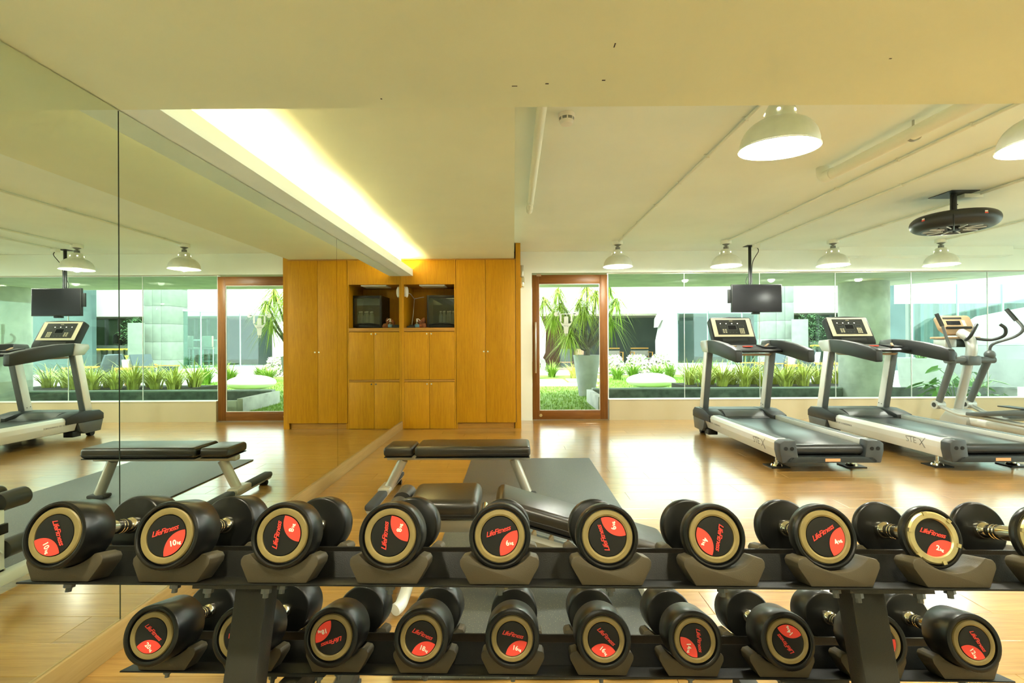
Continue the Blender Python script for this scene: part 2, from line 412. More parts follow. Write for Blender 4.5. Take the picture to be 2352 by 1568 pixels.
# ------------------------------------------------------------------ door
dr = struct(empty('door_1', (.287, 7.47, .012)))
DW, DH = 1.160, 2.225
for n, a in (('stile', (0, .108)), ('stile', (DW-.118, DW))):
    MB().box(a[0], a[1], -.022, .022, 0, DH, bev=.003).build(n, 'doorwood', dr)
MB().box(.109, DW-.119, -.022, .022, DH-.138, DH, bev=.003).build('top_rail', 'doorwood_h', dr)
MB().box(.109, DW-.119, -.022, .022, 0, .135, bev=.003).build('bottom_rail', 'doorwood_h', dr)
MB().box(.109, DW-.119, -.004, .004, .136, DH-.139).build('glass_pane', 'door_glass', dr)
bead = MB()
for a in ((.109, .117, .136, DH-.139), (DW-.127, DW-.119, .136, DH-.139)): bead.box(a[0], a[1], -.012, -.004, a[2], a[3])
bead.box(.117, DW-.127, -.012, -.004, .136, .144).box(.117, DW-.127, -.012, -.004, DH-.147, DH-.139)
bead.build('glazing_bead', 'white_trim', dr)
MB().box(.035, .062, -.085, -.062, .715, 1.495, bev=.003).box(.042, .055, -.064, -.022, .76, .785).box(.042, .055, -.064, -.022, 1.42, 1.445).build('pull_handle', 'steel', dr)
MB().cyl((.125, -.03, .062), (.125, -.022, .062), .024).build('floor_lock', 'brass_metal', dr)
MB().box(.07, .14, -.03, .02, DH-.022, DH+.012).build('pivot', 'bronze_plastic', dr)
# weightlifter figure stuck on the glass
st = MB(); yy0, yy1 = -.0052, -.0042
cx, cz = .542, 1.62
def disc2(mb, x, z, r, n=20): mb.prism([(x+r*math.cos(2*PI*i/n), z+r*math.sin(2*PI*i/n)) for i in range(n)], yy0, yy1)
disc2(st, cx-.17, cz, .036); disc2(st, cx+.135, cz+.004, .036)
st.prism([(cx-.15, cz-.006), (cx+.13, cz-.002), (cx+.13, cz+.010), (cx-.15, cz+.006)], yy0, yy1)
for s in (-1, 1):
    xa = cx-.018+s*.083
    st.prism([(xa-.016, cz-.115), (xa+.016, cz-.115), (xa+.012, cz), (xa-.012, cz)], yy0, yy1)
st.prism([(cx-.115, cz-.11), (cx-.07, cz-.145), (cx+.04, cz-.145), (cx+.08, cz-.11), (cx+.05, cz-.17), (cx+.022, cz-.20), (cx+.012, cz-.30), (cx-.048, cz-.30), (cx-.058, cz-.20), (cx-.09, cz-.165)], yy0, yy1)
st.prism([(cx-.052, cz-.15), (cx+.016, cz-.15), (cx+.016, cz-.05), (cx+.002, cz-.035), (cx-.038, cz-.035), (cx-.052, cz-.05)], yy0, yy1)
st.prism([(cx-.035, cz-.30), (cx-.024, cz-.30), (cx-.026, cz-.345), (cx-.033, cz-.345)], yy0, yy1).prism([(cx-.010, cz-.30), (cx+.0, cz-.30), (cx-.002, cz-.345), (cx-.009, cz-.345)], yy0, yy1)
sk = st.build('sticker', 'sticker_white', dr, ang=0)
tm = text_mesh('GYM', .035, ext=.0003); tm.transform(Matrix.Diagonal((-1, 1, 1, 1)))
link('lettering', tm, 'print_grey', sk, (cx-.018, -.0058, cz-.185), (R(90), 0, 0))

# ------------------------------------------------------------------ cabinets
YC = 6.73
cb = thing('storage_cabinet', 'golden wood cabinet with open niche above four small doors, beside the mirror', 'cabinet', (-1.185, YC, 0))
X0, X1 = -.3765, .378     # local, unit spans the mirror wall to the wardrobe
MB().box(X0, -.345, .0, .68, 0, 2.36).build('side_panel', 'cabwood', cb)
MB().box(.36, X1, .002, .68, 0, 2.36).build('side_panel', 'cabwood', cb)
MB().box(-.345, .36, .66, .68, 0, 2.36).build('back_panel', 'cabwood', cb)
MB().box(-.345, .36, .002, .66, 1.358, 1.410, bev=.002).build('niche_shelf', 'cabwood_in', cb)
MB().box(-.345, .36, .0, .02, 2.014, 2.352, bev=.0015).build('top_panel', 'cabwood', cb)
MB().box(-.345, .36, .022, .66, 2.02, 2.036).build('niche_top', 'cabwood_in', cb)
MB().box(-.345, .36, .004, .66, .660, .684).build('mid_rail', 'cabwood_in', cb)
MB().box(X0, X1, -.006, .02, 2.354, 2.368).build('cornice', 'cabwood_in', cb)
MB().box(-.345, .36, .022, .65, .05, .64).box(-.345, .36, .022, .65, .70, 1.35).build('carcass', 'gap', cb)
for z0, z1, kz in ((.688, 1.352, 1.325), (.004, .655, .628)):
    for a, b_, kx in ((-.343, .006, -.022), (.010, .358, .040)):
        d = MB().box(a, b_, .0, .019, z0, z1, bev=.0015).build('door', 'cabwood', cb)
        MB().cyl((kx, -.012, kz), (kx, 0, kz), .005).cyl((kx, -.024, kz), (kx, -.011, kz), .011, .009).build('knob', 'chrome', d)
wd = thing('wardrobe_cabinet', 'tall golden wood wardrobe with two full-height doors and recessed plinth', 'cabinet', (-.39, YC, 0))
MB().box(-.413, .42, .022, .68, .085, 2.36).build('carcass', 'gap', wd)
MB().box(-.40, .395, .04, .66, 0, .083).build('plinth', 'cabwood_in', wd)
MB().box(-.413, -.395, .004, .05, 0, .083).build('plinth_post', 'cabwood', wd); MB().box(.405, .42, .004, .05, 0, .083).build('plinth_post', 'cabwood', wd)
for a, b_, kx in ((-.411, -.003, -.026), (.001, .415, .030)):
    d = MB().box(a, b_, .0, .02, .086, 2.352, bev=.0015).build('door', 'cabwood', wd)
    MB().cyl((kx, -.012, 1.075), (kx, 0, 1.075), .005).cyl((kx, -.024, 1.075), (kx, -.011, 1.075), .011, .009).build('knob', 'chrome', d)
MB().box(-.413, .42, -.006, .02, 2.354, 2.368).build('cornice', 'cabwood_in', wd)
MB().box(.422, .49, .02, .688, 0, 2.588).build('end_panel', 'cabwood', wd)
# stainless dispenser on the end panel
dp = thing('wall_dispenser', 'stainless steel wall dispenser on the wooden end panel by the door', 'dispenser', (.1, 6.98, 1.985))
MB().box(0, .055, -.07, .07, 0, .15, bev=.008).build('lower_body', 'chrome', dp)
MB().box(0, .048, -.07, .07, .152, .32, bev=.008).build('upper_cover', 'steel', dp)
# mini fridge in the niche
fr = thing('mini_fridge', 'small black glass-door fridge standing in the cabinet niche', 'fridge', (-1.033, 6.90, 1.410))
W2 = .205
MB().box(-W2, W2, .03, .45, .012, .03).box(-W2, W2, .03, .45, .455, .47).box(-W2, -W2+.015, .03, .45, .03, .455).box(W2-.015, W2, .03, .45, .03, .455).box(-W2, W2, .435, .45, .03, .455).build('body', 'black_plastic', fr)
d = MB().box(-W2, -W2+.028, 0, .028, .012, .47, bev=.003).box(W2-.022, W2, 0, .028, .012, .47, bev=.003).box(-W2+.028, W2-.022, 0, .028, .43, .47, bev=.003).box(-W2+.028, W2-.022, 0, .028, .012, .055, bev=.003).build('door', 'black_plastic', fr)
MB().box(-W2+.028, W2-.022, .008, .014, .055, .43).build('pane', 'fridge_glass', d)
MB().tube([(-W2+.03, -.004, .045), (-.08, -.02, .062), (.03, -.026, .066), (.12, -.02, .062), (W2-.03, -.004, .045)], .010).build('handle', 'black_plastic', d)
MB().box(-W2+.016, W2-.016, .04, .43, .05, .055).build('wire_shelf', 'steel', fr)
MB().box(-.03, .03, .05, .08, .446, .4545).build('lamp', 'fridge_fill', fr)  # unseen glowing slab added to brighten the bottles
for s in (-1, 1):
    MB().cyl((s*.17, .06, 0), (s*.17, .06, .012), .012).build('foot', 'black_plastic', fr)
for k, (bx, by) in enumerate(((-.03, .14), (.03, .11), (.075, .16), (.115, .11), (.155, .15), (.005, .20))):
    bt = thing('water_bottle', 'small clear water bottle with white cap behind the fridge glass', 'bottle', (-1.033+bx, 6.90+by, 1.4652), group='water bottles in the fridge')
    MB().lathe([(0, 0), (.026, 0), (.028, .006), (.028, .03), (.0265, .035), (.028, .04), (.028, .085), (.0265, .09), (.028, .095), (.028, .13), (.014, .165), (.0125, .178), (0, .178)], 16).build('body', 'bottle_plastic', bt)
    MB().lathe([(0, .179), (.0155, .179), (.0155, .197), (0, .197)], 14).build('cap', 'plastic_white', bt)
# niche light panel
nl = thing('niche_light', 'flat pale light panel fixed under the top of the niche', 'light', (-1.15, 6.95, 2.02))
MB().box(-.18, .18, -.14, .14, -.018, 0, bev=.003).build('housing', 'plastic_white', nl)
MB().box(-.15, .15, -.11, .11, -.021, -.018).build('diffuser', 'cream', nl)
# white rounded device with its cable strips
dv = thing('wall_emergency_lamp', 'white rounded plastic device on the niche side panel next to the mirror', 'device', (-1.529, 6.80, 1.84))
MB().box(.0, .014, -.03, .03, .01, .15, bev=.004).build('back_plate', 'plastic_white', dv)
MB().sphere((.028, 0, .075), 1, (.024, .035, .078)).build('cover', 'plastic_white', dv)
cd = thing('cable_strip', 'thin white cable strip running down the niche corner', 'cable', (-1.525, 6.84, 1.42))
MB().tube([(.0, .0, .50), (.008, .28, .50), (.012, .53, .45)], .006, smooth=False).tube([(.012, .53, .45), (.022, .40, .22), (.035, .22, .0)], .006, smooth=False).build('strip', 'plastic_white', cd)
MB().tube([(.015, .535, .452), (.10, .535, .468), (.16, .535, .478)], .005, smooth=False).build('branch', 'plastic_white', cd)
# sanitiser bottle, cloth, pouch
sb = thing('sanitiser_bottle', 'small clear pump bottle with blue label standing in the niche', 'bottle', (-1.372, 6.86, 1.4102))
MB().lathe([(0, 0), (.03, 0), (.033, .005), (.033, .055), (.028, .07), (.013, .085), (.013, .095), (0, .095)], 20).build('body', 'water', sb)
MB().lathe([(.0335, .012), (.0335, .052)], 20).build('label', 'label_blue', sb)
MB().cyl((0, 0, .095), (0, 0, .105), .014).cyl((0, 0, .105), (0, 0, .125), .004).tube([(-.012, 0, .127), (.02, 0, .129), (.045, 0, .105)], .004).build('pump', 'plastic_white', sb)
cl = MB()
for (a, b_, c, rx, ry, rz) in ((0, 0, .03, .075, .06, .035), (.045, -.02, .035, .045, .05, .038), (-.02, .02, .08, .05, .045, .045), (.03, .03, .10, .03, .04, .05), (.055, -.05, .025, .035, .03, .028)):
    cl.sphere((a, b_, c), 1, (rx, ry, rz), 18)
bmv = cl.bm
for v in bmv.verts:
    n_ = math.sin(v.co.x*130+v.co.z*60)*.004+math.sin(v.co.y*150-v.co.z*110)*.004
    v.co += v.co.normalized()*n_; v.co.z = max(v.co.z, 0)
tag(cl.build('towel_heap', 'cloth_brown', loc=(-1.335, 6.97, 1.4102), ang=60), 'crumpled brown towel lying between pump bottle and fridge', 'towel')
pc = thing('black_pouch', 'low black pouch lying in the niche beside the pump bottle', 'pouch', (-1.452, 6.88, 1.4102))
MB().box(-.06, .05, -.05, .10, 0, .03, bev=.014, seg=3).build('body', 'foam', pc)
MB().box(-.035, .03, -.03, .05, .0305, .05, bev=.009, seg=3).build('flap', 'foam', pc)

# ------------------------------------------------------------------ ceiling lamps
def make_lamp():
    t = thing('pendant_lamp', '', 'lamp')
    # local origin at the ceiling; rim plane at z = -.352
    Z = -.352; RR = .195
    outer = [(RR+.006, Z), (RR+.006, Z+.006), (RR-.002, Z+.008)]
    for i in range(1, 9):
        a = i/8*1.23
        outer.append((RR*math.cos(a)**.8+.004*math.sin(a), Z+.008+.158*math.sin(a)))
    MB().lathe(outer+[(.072, Z+.160)], 40).build('shade', 'lamp_shell', t)
    inner = [(RR, Z+.002)]
    for i in range(1, 9):
        a = i/8*1.23
        inner.append(((RR-.005)*math.cos(a)**.8+.003*math.sin(a), Z+.004+.155*math.sin(a)))
    MB().lathe(inner+[(.02, Z+.165), (0, Z+.165)], 40).build('inner_reflector', 'lamp_inner', t)
    col = MB().lathe([(.086, Z+.150), (.080, Z+.168), (.070, Z+.214), (.060, Z+.231), (.034, Z+.237), (0, Z+.237)], 32).build('collar', 'lamp_shell', t)
    for k in range(5):
        a = 2*PI*(k+.12)/5
        MB().cyl((.0745*math.cos(a), .0745*math.sin(a), Z+.188), (.0785*math.cos(a), .0785*math.sin(a), Z+.1895), .0085, seg=12).build('vent_glow_dot', 'vent_glow', col)  # glowing dots imitate lamp light passing through the vents
    MB().cyl((0, 0, Z+.237), (0, 0, Z+.272), .034, .032).build('socket', 'socket_grey', t)
    MB().cyl((0, 0, Z+.262), (0, 0, Z+.285), .014).cyl((0, 0, Z+.283), (0, 0, Z+.305), .018, .05).build('swivel', 'socket_grey', t)
    MB().cyl((0, 0, -.047), (0, 0, -.0005), .072, seg=28).build('junction_box', 'pipe_white', t)
    MB().sphere((0, 0, Z+.085), .045).build('bulb', 'bulb', t)
    return t
LX = [1.449, 2.946, 4.424, 5.915]
lp = make_lamp(); lamps = []
spec = [(LX[0], 6.70, 0, 'grey dome ceiling lamp above the wood-framed glass door'),
        (LX[1], 6.70, 0, 'grey dome ceiling lamp just beside the hanging television pole'),
        (LX[2], 6.70, 0, 'grey dome ceiling lamp over the front of the second treadmill'),
        (LX[3], 6.70, 0, 'grey dome ceiling lamp over the elliptical trainer, beyond the ring fan'),
        (1.447, 2.60, 12, 'grey dome ceiling lamp hanging just past the soffit edge, slightly tilted'),
        (2.86, 2.60, 40, 'grey dome ceiling lamp beside the thick white ceiling pipe'),
        (4.424, 2.60, 0, 'added unseen grey dome ceiling lamp in line behind the ring fan towards the rack'),  # this lamp and the next are out of view, added for room light
        (5.915, 2.60, 0, 'added unseen grey dome ceiling lamp farthest from the mirrors on the rack side')]
for i, (x, y, a, lab) in enumerate(spec):
    o = lp if i == 0 else copy_tree(lp)
    o.location = (x, y, ZC); o.rotation_euler = (R(4) if i == 4 else 0, 0, R(a)); o['label'] = lab; o['group'] = 'dome ceiling lamps'
    l = bpy.data.lights.new('lamp_light', 'POINT'); l.energy = 40; l.color = (.96, 1, .88); l.shadow_soft_size = .05
    lo = bpy.data.objects.new('lamp_light', l); COL.objects.link(lo); lo.parent = o; lo.location = (0, 0, -.332)
# ------------------------------------------------------------------ pipes and conduits
def conduit(name, x, y0, y1, z, r, lab, clips, mt='pipe_white', cat='pipe', clipn='clip'):
    t = thing(name, lab, cat, (x, y0, ZC))
    MB().cyl((0, 0, z), (0, y1-y0, z), r, seg=16).build('tube', mt, t)
    for c in clips:
        MB().box(-r*2.2, r*2.2, c-y0-.008, c-y0+.008, -.004, 0).box(-r*1.25, r*1.25, c-y0-.006, c-y0+.006, z-r*1.2, -.003, bev=r*.3).build(clipn, mt, t)
    return t
cz_ = -.0145
conduit('conduit', LX[0], 2.68, 6.62, cz_, .011, 'thin white conduit from the door lamp along the ceiling', [3.0, 3.6, 4.2, 4.9, 5.6, 6.3])
conduit('conduit', LX[1], 2.0, 6.62, cz_, .011, 'thin white conduit running along beside the thick ceiling pipe', [2.5, 3.1, 3.7, 4.4, 5.2, 6.0])
conduit('conduit', 3.456, 2.2, 6.86, cz_, .011, 'thin white conduit leading to the television pole', [2.9, 3.6, 4.3, 5.1, 5.9])
conduit('conduit', LX[2], 4.85, 6.62, cz_, .011, 'thin white conduit between the ring fan and its lamp', [5.2, 5.8, 6.3])
conduit('conduit', LX[2]-.03, 2.68, 4.55, cz_, .013, 'thin white conduit feeding the ring fan', [3.2, 3.9])
conduit('conduit', LX[3], 2.68, 6.62, cz_, .011, 'thin white conduit leading to the lamp over the elliptical trainer', [3.5, 4.5, 5.5, 6.2])
pp = thing('ceiling_pipe', 'thick white pipe with elbow end and hanger on the ceiling', 'pipe', (2.50, 2.0, ZC))
MB().cyl((0.06, 0, -.085), (0, 1.80, -.085), .042, seg=24).build('tube', 'pipe_white', pp)
MB().tube([(0, 1.78, -.085), (-.005, 1.86, -.08), (-.01, 1.885, -.05), (-.01, 1.89, -.001)], .047, seg=20).build('elbow', 'pipe_white', pp)
MB().cyl((.035, 1.05, -.085), (.035, 1.075, -.085), .048, seg=24).cyl((.033, 1.062, -.04), (.033, 1.062, 0), .007).build('hanger', 'steel', pp)
pq = thing('ceiling_pipe', 'white pipe with jointed capped end beside the dropped ceiling', 'pipe', (.166, 2.0, ZC))
MB().cyl((0, 0, -.06), (0, 2.90, -.06), .030, seg=24).sphere((0, 2.90, -.06), .03).build('tube', 'pipe_white', pq)
MB().cyl((0, 2.58, -.06), (0, 2.62, -.06), .034, seg=24).build('coupling', 'pipe_white', pq)
MB().cyl((0, 2.78, -.06), (0, 2.81, -.06), .034, seg=24).build('coupling', 'pipe_white', pq)
for yk in (.4, 1.4, 2.4): MB().cyl((0, yk, -.03), (0, yk, 0), .01).build('clip', 'pipe_white', pq)
sd = thing('smoke_detector', 'round white smoke detector on the ceiling', 'detector', (.33, 2.95, ZC))
MB().lathe([(0, 0), (.052, 0), (.052, -.018), (.048, -.024), (0, -.024)], 28).build('base', 'plastic_white', sd)
MB().lathe([(.046, -.024), (.043, -.040), (0, -.040)], 28).build('vents', 'socket_grey', sd)
MB().lathe([(.044, -.040), (.044, -.046), (.036, -.062), (.020, -.066), (0, -.066)], 28).build('cap', 'plastic_white', sd)
for k in range(8):
    a = 2*PI*k/8
    MB().box(.036, .047, -.004, .004, -.041, -.023, M=Matrix.Rotation(a, 4, 'Z')).build('rib', 'plastic_white', sd)
# ------------------------------------------------------------------ television
tv = thing('television', 'black flat television hanging from the ceiling on a pole', 'television', (3.515, 7.0, ZC))
MB().box(-.362, .362, -.012, .03, -.974, -.57, bev=.004).build('casing', 'black_plastic', tv)
MB().box(-.350, .350, -.0135, -.011, -.958, -.582).build('screen', 'screen', tv)
MB().cyl((-.06, .07, -.80), (-.06, .07, -.003), .021, seg=16).build('pole', 'black_plastic', tv)
MB().box(-.13, .01, .0, .14, -.006, 0).build('ceiling_plate', 'black_plastic', tv)
MB().box(-.06, .02, -.08, -.001, -.05, -.0005, bev=.004).build('junction_box', 'pipe_white', tv)
MB().box(-.12, .0, .03, .085, -.90, -.66).build('bracket', 'black_plastic', tv)
MB().box(-.05, .05, .0, .06, -1.0, -.974, bev=.004).build('stand_stub', 'black_plastic', tv)
MB().tube([(0, -.03, -.05), (.02, -.02, -.10), (-.03, .05, -.25), (-.035, .06, -.5), (-.02, .06, -.6)], .005).tube([(-.09, .06, -.6), (-.13, .05, -.53), (-.10, .06, -.45)], .004).build('cable', 'black_plastic', tv)
sp = MB().tube([(-.40, .02, -.80), (-.395, .02, -.66)], .004, smooth=False).box(-.41, -.366, .0, .03, -.84, -.64, bev=.006).build('side_speaker', 'black_plastic', tv)
# ------------------------------------------------------------------ ring fan
fn = thing('ring_fan', 'dark grey ring-shaped ceiling fan on a short pole', 'fan', (4.2, 4.62, ZC))
MB().box(-.13, .13, -.13, .13, -.006, 0).build('ceiling_plate', 'black_plastic', fn)
MB().box(.06, .24, -.05, .09, -.045, -.007, bev=.006).build('junction_box', 'pipe_white', fn)
MB().cyl((0, 0, -.20), (0, 0, -.006), .026, seg=20).cyl((.026, 0, -.10), (.04, 0, -.10), .005).build('pole', 'dark_grey', fn)
prof = []
for i in range(17):
    a = -PI/2+PI*i/16
    prof.append((.25+.082*math.cos(a), -.27+.072*math.sin(a)))
MB().lathe([(.0, -.205), (.12, -.20)]+prof[::-1]+[(.235, -.342), (.228, -.33)], 56).build('ring_housing', 'dark_grey', fn)
MB().lathe([(.232, -.338), (.20, -.330), (.12, -.312), (.08, -.300), (0, -.300)], 48).build('grille', 'mid_grey', fn)
for k in range(10):
    a = 2*PI*k/10
    MB().box(.09, .226, -.004, .004, -.345, -.337, M=Matrix.Rotation(a, 4, 'Z')).build('grille_bar', 'silver_light', fn)
for k in range(5):
    a = 2*PI*(k+.3)/5
    MB().box(.07, .18, -.03, .03, -.322, -.318, M=Matrix.Rotation(a, 4, 'Z') @ Matrix.Rotation(.3, 4, 'X')).build('blade', 'black_plastic', fn)
MB().cyl((0, 0, -.352), (0, 0, -.302), .045).cyl((0, 0, -.37), (0, 0, -.352), .012).build('hub', 'dark_grey', fn)
MB().tube([(0, -.028, -.02), (-.01, -.05, -.12), (0, -.10, -.20), (0, -.336, -.26), (0, -.30, -.345), (0, -.06, -.355)], .006, M=Matrix.Rotation(R(-42), 4, 'Z')).build('cable', 'black_plastic', fn)
for a in (-3.0, -1.6):
    M_ = Matrix.Rotation(a, 4, 'Z')
    g_ = MB().box(.3305, .3325, -.012, .012, -.255, -.243, M=M_).build('badge', 'print_white', fn)
    MB().box(.331, .333, -.014, .014, -.268, -.258, M=M_).build('stripe', 'red_plastic', g_)

# ------------------------------------------------------------------ dumbbell rack (seen from its back; shelves tip away from us)
RA = R(-1.2)                 # the rack stands slightly turned
TI = R(-15)                  # tip of the shelves
RC = Vector((.104, 1.0, 0))  # rack reference point on the floor under the near edge of the upper shelf
rk = thing('dumbbell_rack', 'black two-tier steel dumbbell rack with curved plastic saddles', 'rack', RC, (0, 0, RA))
HALF = 1.165
PITCH = .2345
TIERS = [(0.0, .696), (.262, .330)]          # local (y, z) of the near lower edge of each shelf
def tier_M(k): return Matrix.Translation((0, TIERS[k][0], TIERS[k][1])) @ Matrix.Rotation(TI, 4, 'X')
# saddle: crescent cradle with horned ends
def saddle_mesh():
    mb = MB(); poly = [(-.062, 0), (.062, 0), (.083, .036), (.084, .046), (.079, .0535), (.069, .0555)]
    rc, zc = .085, .1125
    a0 = math.asin(.0645/rc)
    for i in range(15):
        a = a0-2*a0*i/14
        poly.append((rc*math.sin(a), zc-rc*math.cos(a)))
    poly += [(-.069, .0555), (-.079, .0535), (-.084, .046), (-.083, .036)]
    mb.prism(poly, 0, .055, 'xz', bev=.0022)
    return mb.mesh('saddle', 40)
sad = saddle_mesh()
boltm = MB().cyl((0, 0, -.012), (0, 0, -.0005), .0105, seg=6).cyl((0, 0, -.021), (0, 0, -.012), .0058, seg=10).mesh('bolt')
SX = {0: [-1.075+PITCH*i for i in range(10)], 1: [-1.055+PITCH*i for i in range(10)]}
for k in range(2):
    M_ = tier_M(k)
    tr = empty('shelf', (0, TIERS[k][0], TIERS[k][1]), (TI, 0, 0), rk)
    # folded-steel angles, near and far
    near = MB().prism([(0, -.004), (.074, -.004), (.088, .050), (.084, .052), (.070, .0), (.0, .0)], -HALF, HALF, 'yz', bev=.001).build('near_rail', 'rack_black', tr)
    far = MB().prism([(.245, -.004), (.171, -.004), (.157, .050), (.161, .052), (.175, .0), (.245, .0)], -HALF, HALF, 'yz', bev=.001).build('far_rail', 'rack_black', tr)
    for x in SX[k]:
        link('saddle', sad, 'saddle', tr, (x, .004, .0005))
        link('saddle', sad, 'saddle', tr, (x, .184, .0005))
        link('bolt', boltm, 'mid_grey', tr, (x, .032, -.004))
    for px_ in (-.70, .665):
        MB().box(px_-.085, px_+.085, .004, .235, -.011, -.0045).build('mount_plate', 'rack_frame', tr)
        link('bolt', boltm, 'mid_grey', tr, (px_-.06, .022, -.0105)); link('bolt', boltm, 'mid_grey', tr, (px_+.065, .022, -.0105))
# leaning uprights and feet (part children of the rack)
for px_ in (-.70, .665):
    w2 = .036
    MB().prism([(-.085, .06), (-.030, .06), (.135, .664), (.080, .679)], px_-w2, px_+w2, 'yz', bev=.004).build('upright', 'rack_frame', rk)
    MB().prism([(.02, .245), (.10, .235), (.50, .262), (.50, .246), (.285, .31), (.045, .365)][:3]+[(.50, .252), (.27, .315), (.045, .36)], px_-.025, px_+.025, 'yz', bev=.003).build('shelf_arm', 'rack_frame', rk)
    MB().box(px_-.03, px_+.03, -.16, .70, .012, .06, bev=.005).build('foot', 'rack_frame', rk)
    MB().box(px_-.035, px_+.035, -.165, -.10, 0, .012).build('foot_pad', 'rubber_grip', rk)
    MB().box(px_-.035, px_+.035, .63, .70, 0, .012).build('foot_pad', 'rubber_grip', rk)

# ------------------------------------------------------------------ dumbbells
brand = text_mesh('LifeFitness', .36, shear=.35, ext=.004, space=.86, res=3, bold=.004)
bw = max(v.co.x for v in brand.vertices)-min(v.co.x for v in brand.vertices)
brand.transform(Matrix.Diagonal((1.38/bw, 1.0, 1, 1)))
def arcpts(cx, cy, r, a0, a1, n): return [(cx+r*math.cos(a0+(a1-a0)*i/n), cy+r*math.sin(a0+(a1-a0)*i/n)) for i in range(n+1)]
def red_mesh():
    hd, ha = R(-52), R(52)
    edge = arcpts(0, 0, .985, hd-ha, hd+ha, 18)
    c = Vector((math.cos(hd), math.sin(hd)))*1.21
    p0 = Vector(edge[-1]); p1 = Vector(edge[0]); rr = (p0-c).length
    a0 = math.atan2(p0.y-c.y, p0.x-c.x); a1 = math.atan2(p1.y-c.y, p1.x-c.x)
    while a1 < a0: a1 += 2*PI
    if a1-a0 > PI: a1, a0 = a1, a0+2*PI
    arc = arcpts(c.x, c.y, rr, a0, a1, 16)
    return MB().prism(edge+arc[1:-1], 0, .012, 'xy').mesh('red_patch', 0)
red = red_mesh()
wt = {}
def weight_mesh(kg):
    if kg not in wt:
        mb = bmesh.new()
        a = text_mesh(str(kg), .42, ext=.004, bold=.012, align='LEFT'); b_ = text_mesh('kg', .24, ext=.004, bold=.007, align='LEFT')
        wid = max(v.co.x for v in a.vertices); b_.transform(Matrix.Translation((wid+.03, -.06, 0)))
        mb.from_mesh(a); mb.from_mesh(b_); tot = max(v.co.x for v in mb.verts)
        for v in mb.verts: v.co.x -= tot/2
        me = bpy.data.meshes.new('weight'); mb.to_mesh(me); mb.free(); wt[kg] = me
    return wt[kg]
hcache = {}
YM = Matrix.Rotation(R(-90), 4, 'X')       # lathe z axis -> +y
def head_meshes(rad, thick, broken, fr_):
    key = (rad, thick, broken)
    if key not in hcache:
        r = rad; rr = r*fr_
        prof = [(0, .008), (rr*.5, .008), (rr, .008), (rr+.002, .001), (rr+.005, -.0005), (r-.006, 0), (r-.0015, .0018), (r, .006), (r, thick-.005), (r-.003, thick-.001), (r-.006, thick), (.022, thick), (.0, thick)]
        rim = MB().lathe([(r-.0045, -.0005), (r-.0035, -.0008), (r-.0025, .0002)], 48, M=YM)
        head = MB().lathe(prof, 48, M=YM).mesh('head', 40)
        rim.bm.free()
        if broken:
            q = MB().lathe([(rr*.70, .0075), (rr*.70, -.001), (rr*.74, -.004), (rr*.92, -.004), (rr*.98, -.001), (rr*.985, .0075)], 48, M=YM)
            for i in range(6):
                a = 2*PI*(i+.3)/6
                q.box(rr*.86, rr*.99, -.0065, -.001, -.004, .004, M=Matrix.Rotation(a, 4, 'Y'))
            ring = q.mesh('ring', 30)
        else:
            ring = MB().lathe([(rr*.73, .0075), (rr*.735, .002), (rr*.80, .0005), (rr*.93, .0015), (rr*.965, .004), (rr*.97, .0075)], 48, M=YM).mesh('ring', 30)
        disc = MB().lathe([(0, .0012), (rr*.60, .0016), (rr*.70, .0022), (rr*.725, .0075)], 40, M=YM).mesh('label_disc', 40)
        hcache[key] = (head, ring, disc)
    return hcache[key]
handm = {}
